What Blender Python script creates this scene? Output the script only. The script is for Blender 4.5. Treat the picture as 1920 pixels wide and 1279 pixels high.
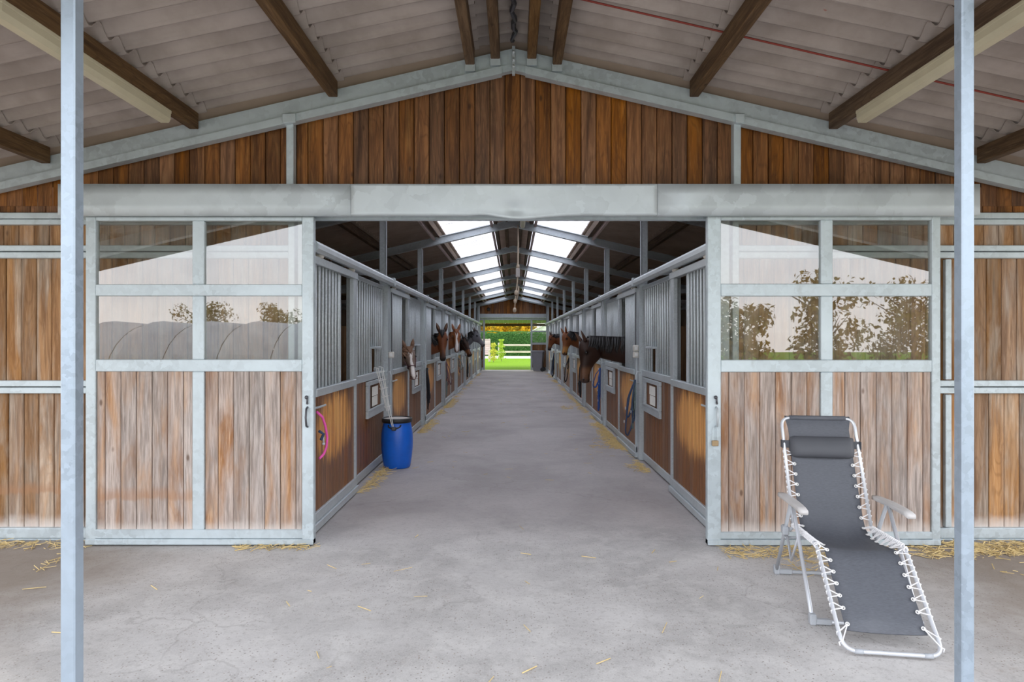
import bpy, bmesh, math, random
from mathutils import Vector, Matrix, noise as mnoise

random.seed(7)
scene = bpy.context.scene
for o in list(bpy.data.objects):
    bpy.data.objects.remove(o, do_unlink=True)
COL = scene.collection

# ------------------------------------------------------------------ camera
# X right, Y into the building, Z up; camera level, standing at the origin of X/Y
CAM_H = 1.58
F_PX = 1210.0
cam = bpy.data.cameras.new('camera')
cam.sensor_width = 36.0
cam.lens = F_PX * 36.0 / 1920.0
cam.shift_x = -3.0 / 1920.0
cam.shift_y = -3.5 / 1920.0
cam.clip_start = 0.05
cam.clip_end = 500
cam_o = bpy.data.objects.new('camera', cam)
COL.objects.link(cam_o)
cam_o.location = (0, 0, CAM_H)
cam_o.rotation_euler = (math.pi / 2, 0, 0)
scene.camera = cam_o

# ------------------------------------------------------------------ sky, sun, exposure
world = bpy.data.worlds.new('World')
scene.world = world
world.use_nodes = True
wn = world.node_tree
wn.nodes.clear()
w_out = wn.nodes.new('ShaderNodeOutputWorld')
w_bg = wn.nodes.new('ShaderNodeBackground')
w_tc = wn.nodes.new('ShaderNodeTexCoord')
w_sep = wn.nodes.new('ShaderNodeSeparateXYZ')
w_ramp = wn.nodes.new('ShaderNodeValToRGB')
w_ns = wn.nodes.new('ShaderNodeTexNoise')
w_ns.inputs['Scale'].default_value = 2.2
w_ns.inputs['Detail'].default_value = 5
w_mix = wn.nodes.new('ShaderNodeMixRGB')
w_mix.blend_type = 'MIX'
w_mr = wn.nodes.new('ShaderNodeMapRange')
w_mr.inputs['From Min'].default_value = 0.42
w_mr.inputs['From Max'].default_value = 0.7
w_ramp.color_ramp.elements[0].position = 0.0
w_ramp.color_ramp.elements[0].color = (1.0, 0.95, 0.91, 1)
w_ramp.color_ramp.elements[1].position = 0.55
w_ramp.color_ramp.elements[1].color = (0.82, 0.89, 1.0, 1)
_e = w_ramp.color_ramp.elements.new(0.13); _e.color = (0.90, 0.935, 1.0, 1)
w_mix.inputs['Color2'].default_value = (0.97, 0.97, 1.0, 1)
wn.links.new(w_tc.outputs['Generated'], w_sep.inputs[0])
wn.links.new(w_sep.outputs['Z'], w_ramp.inputs[0])
wn.links.new(w_tc.outputs['Generated'], w_ns.inputs['Vector'])
wn.links.new(w_ns.outputs[0], w_mr.inputs['Value'])
wn.links.new(w_mr.outputs[0], w_mix.inputs['Fac'])
wn.links.new(w_ramp.outputs[0], w_mix.inputs['Color1'])
wn.links.new(w_mix.outputs[0], w_bg.inputs['Color'])
w_bg.inputs['Strength'].default_value = 3.6
wn.links.new(w_bg.outputs[0], w_out.inputs[0])

sun_d = bpy.data.lights.new('sun', 'SUN')
sun_d.energy = 1.6
sun_d.angle = math.radians(6)
sun_d.color = (1.0, 0.88, 0.7)
sun_o = bpy.data.objects.new('sun', sun_d)
COL.objects.link(sun_o)
# low autumn sun behind the building, from the far left
_sd = Vector((0.72, -0.5, -0.42)).normalized()
sun_o.rotation_euler = _sd.to_track_quat('-Z', 'Y').to_euler()

vs = scene.view_settings
vs.view_transform = 'Standard'
vs.look = 'None'
vs.gamma = 1.0
vs.use_curve_mapping = False
vs.exposure = -0.12

# ------------------------------------------------------------------ node helpers
def new_mat(name):
    m = bpy.data.materials.new(name)
    m.use_nodes = True
    nt = m.node_tree
    for n in list(nt.nodes):
        if n.type != 'OUTPUT_MATERIAL':
            nt.nodes.remove(n)
    out = [n for n in nt.nodes if n.type == 'OUTPUT_MATERIAL'][0]
    b = nt.nodes.new('ShaderNodeBsdfPrincipled')
    nt.links.new(b.outputs[0], out.inputs[0])
    return m, nt, b, out

def nd(nt, t, **kw):
    n = nt.nodes.new(t)
    for k, v in kw.items():
        if hasattr(n, k) and k not in ('Scale',):
            try:
                setattr(n, k, v); continue
            except Exception:
                pass
        n.inputs[k.replace('_', ' ')].default_value = v
    return n

def math_n(nt, op, a, b=None, c=None, clamp=False):
    n = nt.nodes.new('ShaderNodeMath')
    n.operation = op
    n.use_clamp = clamp
    for i, v in enumerate((a, b, c)):
        if v is None: continue
        if isinstance(v, (int, float)):
            n.inputs[i].default_value = v
        else:
            nt.links.new(v, n.inputs[i])
    return n.outputs[0]

def mixc(nt, fac, a, b, mode='MIX'):
    n = nt.nodes.new('ShaderNodeMixRGB')
    n.blend_type = mode
    for i, v in enumerate((fac, a, b)):
        if isinstance(v, (int, float)):
            n.inputs[i].default_value = v if i == 0 else (v, v, v, 1)
        elif isinstance(v, tuple):
            n.inputs[i].default_value = (v[0], v[1], v[2], 1)
        else:
            nt.links.new(v, n.inputs[i])
    return n.outputs[0]

def smooth(nt, v, lo, hi):
    n = nt.nodes.new('ShaderNodeMapRange')
    n.interpolation_type = 'SMOOTHSTEP'
    n.inputs['From Min'].default_value = lo
    n.inputs['From Max'].default_value = hi
    nt.links.new(v, n.inputs['Value'])
    return n.outputs[0]

def noise_n(nt, vec, scale, detail=4, rough=0.55, dist=0.0):
    n = nt.nodes.new('ShaderNodeTexNoise')
    n.inputs['Scale'].default_value = scale
    n.inputs['Detail'].default_value = detail
    n.inputs['Roughness'].default_value = rough
    n.inputs['Distortion'].default_value = dist
    if vec is not None:
        nt.links.new(vec, n.inputs['Vector'])
    return n.outputs[0]

def pos_n(nt, scale=(1, 1, 1), rnd=0.0):
    g = nt.nodes.new('ShaderNodeNewGeometry')
    v = g.outputs['Position']
    if rnd:
        oi = nt.nodes.new('ShaderNodeObjectInfo')
        c = nt.nodes.new('ShaderNodeCombineXYZ')
        r = math_n(nt, 'MULTIPLY', oi.outputs['Random'], rnd)
        for i in range(3):
            nt.links.new(r, c.inputs[i])
        a = nt.nodes.new('ShaderNodeVectorMath'); a.operation = 'ADD'
        nt.links.new(v, a.inputs[0]); nt.links.new(c.outputs[0], a.inputs[1])
        v = a.outputs[0]
    m = nt.nodes.new('ShaderNodeMapping')
    m.inputs['Scale'].default_value = scale
    nt.links.new(v, m.inputs['Vector'])
    return m.outputs[0]

def bump(nt, b, h, strength=0.3, dist=0.01):
    n = nt.nodes.new('ShaderNodeBump')
    n.inputs['Strength'].default_value = strength
    n.inputs['Distance'].default_value = dist
    nt.links.new(h, n.inputs['Height'])
    nt.links.new(n.outputs[0], b.inputs['Normal'])

def rand_out(nt):
    return nt.nodes.new('ShaderNodeObjectInfo').outputs['Random']

def plain(name, col, rough=0.5, metal=0.0, var=0.0, vscale=8.0):
    m, nt, b, out = new_mat(name)
    b.inputs['Roughness'].default_value = rough
    b.inputs['Metallic'].default_value = metal
    n = noise_n(nt, pos_n(nt), vscale, 4)
    v = var if var else 0.12
    dark = tuple(c * (1 - v) for c in col)
    light = tuple(min(1, c * (1 + v)) for c in col)
    nt.links.new(mixc(nt, n, dark, light), b.inputs['Base Color'])
    return m

def wood(name, cols, grey=None, grey_amt=0.0, axis='Z', rough=0.7, knots=True, wear=False, foot=False, vari=0.5, spec=0.35):
    """cols: dark, mid, light"""
    m, nt, b, out = new_mat(name)
    b.inputs['Roughness'].default_value = rough
    b.inputs['Specular IOR Level'].default_value = spec
    s = {'Z': (1, 1, 0.06), 'Y': (1, 0.06, 1), 'X': (0.06, 1, 1)}[axis]
    s2 = {'Z': (1, 1, 0.16), 'Y': (1, 0.16, 1), 'X': (0.16, 1, 1)}[axis]
    p = pos_n(nt, s, 53.0)
    p2 = pos_n(nt, s2, 53.0)
    fine = noise_n(nt, p, 95, 5, 0.65)
    mid = noise_n(nt, p, 22, 4, 0.6, 0.6)
    # growth rings: distance bands of a slow stretched noise
    slow = noise_n(nt, p2, 5.5, 2, 0.4, 0.3)
    ring = math_n(nt, 'FRACT', math_n(nt, 'MULTIPLY', slow, 16.0))
    ring = math_n(nt, 'ABSOLUTE', math_n(nt, 'SUBTRACT', ring, 0.5))
    ring = smooth(nt, ring, 0.30, 0.5)
    rnd = rand_out(nt)
    c = mixc(nt, smooth(nt, mid, 0.3, 0.72), cols[0], cols[1])
    c = mixc(nt, math_n(nt, 'MULTIPLY', ring, 0.42), c, cols[0])
    c = mixc(nt, math_n(nt, 'MULTIPLY', smooth(nt, fine, 0.5, 0.75), 0.6), c, cols[2])
    streak = noise_n(nt, p, 48, 3, 0.6, 0.2)
    c = mixc(nt, math_n(nt, 'MULTIPLY', smooth(nt, streak, 0.52, 0.72), 0.45), c, tuple(k * 0.7 for k in cols[0]))
    if grey:
        g = noise_n(nt, pos_n(nt, s2, 91.0), 6.5, 5, 0.6, 0.8)
        gm = smooth(nt, g, 0.62 - 0.35 * grey_amt, 0.78 - 0.2 * grey_amt)
        gm = math_n(nt, 'MULTIPLY', gm, 0.85)
        gcol = mixc(nt, smooth(nt, math_n(nt, 'ADD', math_n(nt, 'MULTIPLY', fine, 0.5), math_n(nt, 'MULTIPLY', streak, 0.5)), 0.36, 0.64), tuple(k * 1.3 for k in grey), tuple(k * 0.55 for k in grey))
        c = mixc(nt, gm, c, gcol)
    # plank to plank difference
    br = math_n(nt, 'ADD', math_n(nt, 'MULTIPLY', rnd, vari), 1 - vari * 0.55)
    hs = nt.nodes.new('ShaderNodeHueSaturation')
    nt.links.new(c, hs.inputs['Color'])
    nt.links.new(br, hs.inputs['Value'])
    r2 = math_n(nt, 'FRACT', math_n(nt, 'MULTIPLY', rnd, 7.13))
    nt.links.new(math_n(nt, 'ADD', math_n(nt, 'MULTIPLY', r2, 0.3), 0.88), hs.inputs['Saturation'])
    c = hs.outputs[0]
    if knots:
        v = nt.nodes.new('ShaderNodeTexVoronoi')
        v.inputs['Scale'].default_value = 4.2
        ks = {'Z': (1.6, 1.6, 0.75), 'Y': (1.6, 0.75, 1.6), 'X': (0.75, 1.6, 1.6)}[axis]
        nt.links.new(pos_n(nt, ks, 71.0), v.inputs['Vector'])
        k = math_n(nt, 'SUBTRACT', 1.0, smooth(nt, v.outputs['Distance'], 0.035, 0.115))
        c = mixc(nt, math_n(nt, 'MULTIPLY', k, 0.75), c, tuple(x * 0.42 for x in cols[0]))
    if wear or foot:
        g = nt.nodes.new('ShaderNodeNewGeometry')
        sp = nt.nodes.new('ShaderNodeSeparateXYZ')
        nt.links.new(g.outputs['Position'], sp.inputs[0])
    if wear:   # varnish rubbed off below each stall door's opening and along the panel edge
        u = math_n(nt, 'FRACT', math_n(nt, 'DIVIDE', math_n(nt, 'SUBTRACT', sp.outputs['Y'], 5.15), 3.355))
        du = math_n(nt, 'DIVIDE', math_n(nt, 'SUBTRACT', u, 0.23), 0.19)
        dz = math_n(nt, 'DIVIDE', math_n(nt, 'SUBTRACT', sp.outputs['Z'], 0.80), 0.34)
        d = math_n(nt, 'ADD', math_n(nt, 'MULTIPLY', du, du), math_n(nt, 'MULTIPLY', dz, dz))
        wn_ = noise_n(nt, pos_n(nt, (1, 5, 0.45), 0), 5.0, 5, 0.65, 0.4)
        d = math_n(nt, 'ADD', d, math_n(nt, 'MULTIPLY', math_n(nt, 'SUBTRACT', wn_, 0.5), 2.6))
        wm = math_n(nt, 'SUBTRACT', 1.0, smooth(nt, d, 0.35, 1.0))
        wc = mixc(nt, smooth(nt, mid, 0.3, 0.7), (0.55, 0.22, 0.05), (0.85, 0.45, 0.14))
        c = mixc(nt, math_n(nt, 'MULTIPLY', wm, 0.85), c, wc)
        # scattered pale scuffs
        sc = noise_n(nt, pos_n(nt, (1, 1, 0.35), 0), 60, 3, 0.6)
        c = mixc(nt, math_n(nt, 'MULTIPLY', smooth(nt, sc, 0.69, 0.76), 0.5), c, (0.6, 0.42, 0.24))
    if foot:   # bleached splash line at the foot of the weathered boards
        fn = noise_n(nt, pos_n(nt, (1, 1, 1), 9.0), 7, 4)
        zz = math_n(nt, 'ADD', sp.outputs['Z'], math_n(nt, 'MULTIPLY', fn, 0.12))
        band = math_n(nt, 'MULTIPLY', smooth(nt, zz, 0.40, 0.43), math_n(nt, 'SUBTRACT', 1.0, smooth(nt, zz, 0.44, 0.52)))
        band = math_n(nt, 'MULTIPLY', band, math_n(nt, 'SUBTRACT', 1.0, smooth(nt, math_n(nt, 'ADD', sp.outputs['X'], math_n(nt, 'MULTIPLY', fn, 0.4)), -2.5, -1.9)))
        c = mixc(nt, math_n(nt, 'MULTIPLY', band, 0.5), c, (0.36, 0.18, 0.09))
        low = math_n(nt, 'SUBTRACT', 1.0, smooth(nt, zz, 0.16, 0.27))
        c = mixc(nt, math_n(nt, 'MULTIPLY', low, 0.6), c, (0.72, 0.66, 0.62))
    nt.links.new(c, b.inputs['Base Color'])
    bump(nt, b, math_n(nt, 'ADD', fine, mid), 0.25, 0.004)
    return m

def steel(name, col=(0.60, 0.66, 0.68), rough=0.48, metal=0.35, cell=26.0, dirt=0.0):
    m, nt, b, out = new_mat(name)
    b.inputs['Metallic'].default_value = metal
    v = nt.nodes.new('ShaderNodeTexVoronoi')
    v.inputs['Scale'].default_value = cell
    p = pos_n(nt)
    wob = nt.nodes.new('ShaderNodeVectorMath'); wob.operation = 'ADD'
    nz = nt.nodes.new('ShaderNodeTexNoise'); nz.inputs['Scale'].default_value = 30
    nt.links.new(p, nz.inputs['Vector'])
    sc = nt.nodes.new('ShaderNodeVectorMath'); sc.operation = 'SCALE'
    sc.inputs['Scale'].default_value = 0.05
    nt.links.new(nz.outputs['Color'], sc.inputs[0])
    nt.links.new(p, wob.inputs[0]); nt.links.new(sc.outputs[0], wob.inputs[1])
    nt.links.new(wob.outputs[0], v.inputs['Vector'])
    sp = nt.nodes.new('ShaderNodeSeparateColor')
    nt.links.new(v.outputs['Color'], sp.inputs[0])
    cell_v = sp.outputs[0]
    big = noise_n(nt, p, 1.7, 5, 0.6)
    c = mixc(nt, cell_v, tuple(k * 0.87 for k in col), tuple(min(1, k * 1.1) for k in col))
    c = mixc(nt, smooth(nt, big, 0.35, 0.75), c, tuple(min(1, k * 1.14) for k in col))
    st = noise_n(nt, pos_n(nt, (1, 1, 0.3)), 9, 6, 0.7)
    c = mixc(nt, math_n(nt, 'MULTIPLY', smooth(nt, st, 0.60, 0.74), 0.22 + dirt), c, tuple(k * 0.55 for k in (col[0], col[1] * 0.92, col[2] * 0.85)))
    nt.links.new(c, b.inputs['Base Color'])
    r = math_n(nt, 'ADD', math_n(nt, 'MULTIPLY', cell_v, 0.12), rough - 0.06)
    nt.links.new(r, b.inputs['Roughness'])
    return m

M = {}
M['steel'] = steel('galvanised_steel', (0.50, 0.565, 0.595), dirt=0.06)
M['steel_in'] = steel('galvanised_steel_stalls', (0.47, 0.51, 0.53), 0.45, 0.4, 60.0, 0.15)
M['steel_tube'] = steel('galvanised_tubes', (0.52, 0.56, 0.575), 0.5, 0.25, 70.0, 0.0)
M['steel_fascia'] = steel('fascia_sheet', (0.50, 0.55, 0.575), 0.5, 0.25, 9.0, 0.05)
M['steel_post'] = steel('canopy_post_steel', (0.335, 0.40, 0.47), 0.42, 0.4, 38.0)
M['wood_weather'] = wood('weathered_boards', ((0.25, 0.125, 0.065), (0.54, 0.33, 0.195), (0.72, 0.55, 0.42)), (0.45, 0.395, 0.365), 1.0, foot=True, vari=0.32)
M['wood_side'] = wood('side_wall_boards', ((0.20, 0.10, 0.045), (0.42, 0.235, 0.115), (0.56, 0.37, 0.22)), (0.40, 0.32, 0.25), 0.55, foot=True, vari=0.5)
M['wood_gable'] = wood('gable_boards', ((0.095, 0.036, 0.012), (0.30, 0.125, 0.042), (0.42, 0.205, 0.08)), (0.28, 0.14, 0.055), 0.2, vari=0.55, rough=0.55)
M['wood_stall'] = wood('stall_boards', ((0.13, 0.055, 0.022), (0.24, 0.105, 0.045), (0.33, 0.16, 0.07)), None, 0, wear=True, vari=0.2, rough=0.45, knots=False)
M['wood_purlin'] = wood('purlin_timber', ((0.055, 0.028, 0.012), (0.14, 0.083, 0.04), (0.22, 0.145, 0.078)), None, 0, axis='Y', vari=0.3)
M['wood_dark'] = wood('stall_back_boards', ((0.10, 0.055, 0.03), (0.2, 0.12, 0.07), (0.28, 0.18, 0.1)), None, 0, vari=0.3)
M['wood_fence'] = wood('fence_timber', ((0.42, 0.36, 0.29), (0.6, 0.53, 0.44), (0.72, 0.66, 0.57)), None, 0, axis='X', vari=0.2, knots=False)
M['wood_pale'] = wood('pale_panel_timber', ((0.42, 0.33, 0.30), (0.58, 0.47, 0.44), (0.68, 0.58, 0.54)), None, 0, axis='X', vari=0.25, knots=False)

# concrete
def concrete():
    m, nt, b, out = new_mat('concrete_floor')
    p = pos_n(nt)
    big = noise_n(nt, p, 0.75, 6, 0.62, 0.4)
    mid = noise_n(nt, p, 4.0, 6, 0.65, 0.3)
    fine = noise_n(nt, p, 120, 3, 0.6)
    c = mixc(nt, smooth(nt, big, 0.3, 0.72), (0.34, 0.325, 0.315), (0.56, 0.54, 0.53))
    c = mixc(nt, math_n(nt, 'MULTIPLY', smooth(nt, mid, 0.42, 0.68), 0.5), c, (0.62, 0.60, 0.58))
    c = mixc(nt, math_n(nt, 'MULTIPLY', smooth(nt, fine, 0.35, 0.75), 0.3), c, (0.70, 0.68, 0.66))
    g = nt.nodes.new('ShaderNodeNewGeometry')
    sp = nt.nodes.new('ShaderNodeSeparateXYZ'); nt.links.new(g.outputs['Position'], sp.inputs[0])
    # the aisle is trodden smoother and more mauve
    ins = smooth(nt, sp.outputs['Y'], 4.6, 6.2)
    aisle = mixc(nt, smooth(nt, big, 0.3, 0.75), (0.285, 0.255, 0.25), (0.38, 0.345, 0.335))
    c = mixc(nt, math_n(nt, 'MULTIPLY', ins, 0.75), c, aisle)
    # exposed pebbles on the apron
    v = nt.nodes.new('ShaderNodeTexVoronoi'); v.inputs['Scale'].default_value = 58
    nt.links.new(p, v.inputs['Vector'])
    vs_ = nt.nodes.new('ShaderNodeSeparateColor'); nt.links.new(v.outputs['Color'], vs_.inputs[0])
    peb = math_n(nt, 'MULTIPLY', math_n(nt, 'SUBTRACT', 1.0, smooth(nt, v.outputs['Distance'], 0.16, 0.32)), smooth(nt, vs_.outputs[0], 0.5, 0.6))
    pz = smooth(nt, noise_n(nt, p, 1.3, 3), 0.30, 0.55)
    peb = math_n(nt, 'MULTIPLY', math_n(nt, 'MULTIPLY', peb, pz), math_n(nt, 'SUBTRACT', 1.0, ins))
    pc = mixc(nt, vs_.outputs[1], (0.16, 0.14, 0.125), (0.33, 0.27, 0.22))
    c = mixc(nt, math_n(nt, 'MULTIPLY', peb, 0.8), c, pc)
    grit = smooth(nt, noise_n(nt, p, 26, 5, 0.75), 0.5, 0.68)
    c = mixc(nt, math_n(nt, 'MULTIPLY', grit, 0.34), c, (0.22, 0.20, 0.185))
    # brown dirt beside the walls and in patches
    dn = noise_n(nt, p, 1.5, 5, 0.6, 0.6)
    side = smooth(nt, math_n(nt, 'ADD', math_n(nt, 'ABSOLUTE', sp.outputs['X']), math_n(nt, 'MULTIPLY', dn, 1.6)), 2.9, 4.2)
    side = math_n(nt, 'MULTIPLY', side, math_n(nt, 'SUBTRACT', 1.0, ins))
    c = mixc(nt, math_n(nt, 'MULTIPLY', side, 0.75), c, (0.225, 0.175, 0.13))
    pat = smooth(nt, noise_n(nt, p, 3.1, 5, 0.7, 0.3), 0.63, 0.74)
    c = mixc(nt, math_n(nt, 'MULTIPLY', pat, 0.35), c, (0.27, 0.20, 0.15))
    # hairline cracks
    wv = nt.nodes.new('ShaderNodeTexVoronoi'); wv.feature = 'DISTANCE_TO_EDGE'
    wv.inputs['Scale'].default_value = 0.42
    add = nt.nodes.new('ShaderNodeVectorMath'); add.operation = 'ADD'
    nz = nt.nodes.new('ShaderNodeTexNoise'); nz.inputs['Scale'].default_value = 3.2; nz.inputs['Detail'].default_value = 6
    nt.links.new(p, nz.inputs['Vector'])
    s3 = nt.nodes.new('ShaderNodeVectorMath'); s3.operation = 'SCALE'; s3.inputs['Scale'].default_value = 0.55
    nt.links.new(nz.outputs['Color'], s3.inputs[0])
    nt.links.new(p, add.inputs[0]); nt.links.new(s3.outputs[0], add.inputs[1])
    nt.links.new(add.outputs[0], wv.inputs['Vector'])
    cr = math_n(nt, 'SUBTRACT', 1.0, smooth(nt, wv.outputs['Distance'], 0.002, 0.006))
    cr = math_n(nt, 'MULTIPLY', cr, smooth(nt, noise_n(nt, p, 0.9, 3), 0.45, 0.58))
    c = mixc(nt, math_n(nt, 'MULTIPLY', cr, 0.2), c, (0.15, 0.13, 0.12))
    nt.links.new(c, b.inputs['Base Color'])
    nt.links.new(math_n(nt, 'SUBTRACT', 0.88, math_n(nt, 'MULTIPLY', ins, 0.14)), b.inputs['Roughness'])
    h = math_n(nt, 'ADD', math_n(nt, 'MULTIPLY', fine, 0.5), math_n(nt, 'ADD', math_n(nt, 'MULTIPLY', peb, 0.6), mid))
    bump(nt, b, h, 0.22, 0.004)
    return m
M['concrete'] = concrete()

def sheet_mat():
    m, nt, b, out = new_mat('fibre_cement_sheet')
    p = pos_n(nt)
    c = mixc(nt, smooth(nt, noise_n(nt, p, 2.5, 5, 0.6), 0.3, 0.7), (0.285, 0.24, 0.21), (0.40, 0.345, 0.31))
    st = noise_n(nt, pos_n(nt, (0.25, 4, 1)), 6, 5, 0.6)
    c = mixc(nt, math_n(nt, 'MULTIPLY', smooth(nt, st, 0.5, 0.75), 0.4), c, (0.30, 0.26, 0.235))
    g = nt.nodes.new('ShaderNodeNewGeometry')
    sp = nt.nodes.new('ShaderNodeSeparateXYZ'); nt.links.new(g.outputs['Position'], sp.inputs[0])
    # rust red run lines in the troughs
    fr = math_n(nt, 'FRACT', math_n(nt, 'DIVIDE', sp.outputs['Y'], 0.354))
    ln = math_n(nt, 'SUBTRACT', 1.0, smooth(nt, math_n(nt, 'ABSOLUTE', math_n(nt, 'SUBTRACT', fr, 0.5)), 0.008, 0.02))
    ln = math_n(nt, 'MULTIPLY', ln, smooth(nt, noise_n(nt, p, 1.8, 4, 0.7), 0.5, 0.6))
    c = mixc(nt, math_n(nt, 'MULTIPLY', ln, 0.7), c, (0.32, 0.08, 0.05))
    sk = smooth(nt, noise_n(nt, pos_n(nt, (1, 3, 1)), 13, 2), 0.75, 0.8)
    c = mixc(nt, math_n(nt, 'MULTIPLY', sk, 0.7), c, (0.30, 0.07, 0.05))
    nt.links.new(c, b.inputs['Base Color'])
    b.inputs['Roughness'].default_value = 0.9
    return m
M['sheet'] = sheet_mat()
M['sheet_in'] = plain('fibre_cement_inside', (0.34, 0.265, 0.21), 0.9, 0, 0.3, 3)

def skylight_mat():
    m, nt, b, out = new_mat('translucent_skylight')
    nt.nodes.remove(b)
    tr = nt.nodes.new('ShaderNodeBsdfTransparent')
    tl = nt.nodes.new('ShaderNodeBsdfTranslucent')
    mx = nt.nodes.new('ShaderNodeMixShader')
    st = noise_n(nt, pos_n(nt, (0.3, 6, 1)), 5, 5, 0.65)
    c = mixc(nt, smooth(nt, st, 0.55, 0.72), (0.97, 0.97, 1.0), (0.78, 0.78, 0.78))
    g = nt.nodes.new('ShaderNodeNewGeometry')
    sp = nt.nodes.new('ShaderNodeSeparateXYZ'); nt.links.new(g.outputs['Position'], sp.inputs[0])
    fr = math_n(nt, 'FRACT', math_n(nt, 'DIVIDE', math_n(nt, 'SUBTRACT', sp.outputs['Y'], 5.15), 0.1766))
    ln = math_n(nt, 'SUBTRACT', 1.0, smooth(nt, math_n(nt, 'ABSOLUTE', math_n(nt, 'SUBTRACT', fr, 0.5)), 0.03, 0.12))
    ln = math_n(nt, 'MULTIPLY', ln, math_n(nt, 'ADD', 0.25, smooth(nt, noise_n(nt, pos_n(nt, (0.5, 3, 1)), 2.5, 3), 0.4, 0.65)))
    c = mixc(nt, math_n(nt, 'MULTIPLY', ln, 0.6), c, (0.30, 0.28, 0.26))  # corrugation shading painted in as dirt-toned lines along the troughs
    nt.links.new(c, tl.inputs['Color'])
    nt.links.new(c, tr.inputs['Color'])
    mx.inputs[0].default_value = 0.5
    nt.links.new(tr.outputs[0], mx.inputs[1]); nt.links.new(tl.outputs[0], mx.inputs[2])
    nt.links.new(mx.outputs[0], out.inputs[0])
    return m
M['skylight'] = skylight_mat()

def glass_mat(name='window_glass', ior=2.7, tint=(0.86, 0.87, 0.85), haze=0.06):
    m, nt, b, out = new_mat(name)
    nt.nodes.remove(b)
    tr = nt.nodes.new('ShaderNodeBsdfTransparent'); tr.inputs['Color'].default_value = (*tint, 1)
    gl = nt.nodes.new('ShaderNodeBsdfGlossy'); gl.inputs['Roughness'].default_value = 0.01
    df = nt.nodes.new('ShaderNodeBsdfDiffuse'); df.inputs['Color'].default_value = (0.6, 0.57, 0.52, 1)
    fr = nt.nodes.new('ShaderNodeFresnel'); fr.inputs['IOR'].default_value = ior
    g = nt.nodes.new('ShaderNodeNewGeometry')
    mx0 = nt.nodes.new('ShaderNodeMixShader')
    hz = math_n(nt, 'MULTIPLY', smooth(nt, noise_n(nt, pos_n(nt), 6, 5, 0.7), 0.3, 0.8), haze * 2)
    nt.links.new(hz, mx0.inputs[0])
    nt.links.new(tr.outputs[0], mx0.inputs[1]); nt.links.new(df.outputs[0], mx0.inputs[2])
    mx = nt.nodes.new('ShaderNodeMixShader')
    front = math_n(nt, 'MULTIPLY', fr.outputs[0], math_n(nt, 'SUBTRACT', 1.0, g.outputs['Backfacing']))
    nt.links.new(front, mx.inputs[0])
    nt.links.new(mx0.outputs[0], mx.inputs[1]); nt.links.new(gl.outputs[0], mx.inputs[2])
    nt.links.new(mx.outputs[0], out.inputs[0])
    return m
M['glass'] = glass_mat()

M['blue'] = plain('blue_drum_plastic', (0.006, 0.125, 0.62), 0.38, 0, 0.25, 7)
M['black'] = plain('black_plastic', (0.02, 0.02, 0.022), 0.45)
M['lid_grey'] = plain('dusty_lid', (0.48, 0.44, 0.41), 0.8, 0, 0.25, 12)
M['white'] = plain('white_plastic', (0.75, 0.74, 0.72), 0.45)
M['tube_white'] = plain('silver_painted_tube', (0.66, 0.68, 0.72), 0.32, 0.35)
M['grey_plastic'] = plain('grey_plastic', (0.42, 0.44, 0.47), 0.5)
M['arm_plastic'] = plain('armrest_plastic', (0.60, 0.58, 0.57), 0.5)
M['cord'] = plain('white_elastic_cord', (0.80, 0.79, 0.80), 0.7)
M['paper'] = plain('paper', (0.74, 0.72, 0.66), 0.9, 0, 0.1, 20)
M['lamp_cream'] = plain('yellowed_lamp_cover', (0.52, 0.47, 0.33), 0.4, 0, 0.15, 6)
M['rope'] = plain('old_rope', (0.52, 0.42, 0.32), 0.95, 0, 0.3, 60)
M['pink'] = plain('pink_rope', (0.80, 0.10, 0.42), 0.8, 0, 0.2, 80)
M['navy'] = plain('navy_webbing', (0.03, 0.055, 0.12), 0.8, 0, 0.3, 80)
M['blue_rope'] = plain('blue_rope', (0.03, 0.09, 0.33), 0.8, 0, 0.3, 80)
M['black_rope'] = plain('black_webbing', (0.02, 0.02, 0.024), 0.8, 0, 0.3, 80)
M['leather'] = plain('purple_brown_webbing', (0.14, 0.07, 0.08), 0.7, 0, 0.3, 60)
M['grey_rope'] = plain('grey_green_rope', (0.16, 0.2, 0.19), 0.8, 0, 0.3, 60)
M['iron'] = plain('dark_iron', (0.10, 0.10, 0.11), 0.5, 0.6)
M['brass'] = plain('padlock_brass', (0.42, 0.30, 0.17), 0.45, 0.5)
M['box_grey'] = plain('switch_box_plastic', (0.60, 0.57, 0.52), 0.55)
M['bin_grey'] = plain('bin_plastic', (0.25, 0.25, 0.275), 0.5, 0, 0.15, 4)
M['straw'] = plain('straw', (0.62, 0.47, 0.22), 0.9, 0, 0.4, 25)
M['red_strip'] = plain('red_seal_strip', (0.24, 0.035, 0.022), 0.7)
M['hoop'] = plain('grey_tunnel_film', (0.34, 0.36, 0.38), 0.6, 0, 0.15, 0.6)
M['house_white'] = plain('white_house_render', (0.80, 0.79, 0.77), 0.8)
M['dark_earth'] = plain('bedding', (0.26, 0.18, 0.09), 0.95, 0, 0.4, 9)
M['eye'] = plain('horse_eye', (0.008, 0.005, 0.004), 0.08)
M['gravel'] = plain('pale_gravel', (0.40, 0.385, 0.365), 0.95, 0, 0.2, 5)

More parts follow.
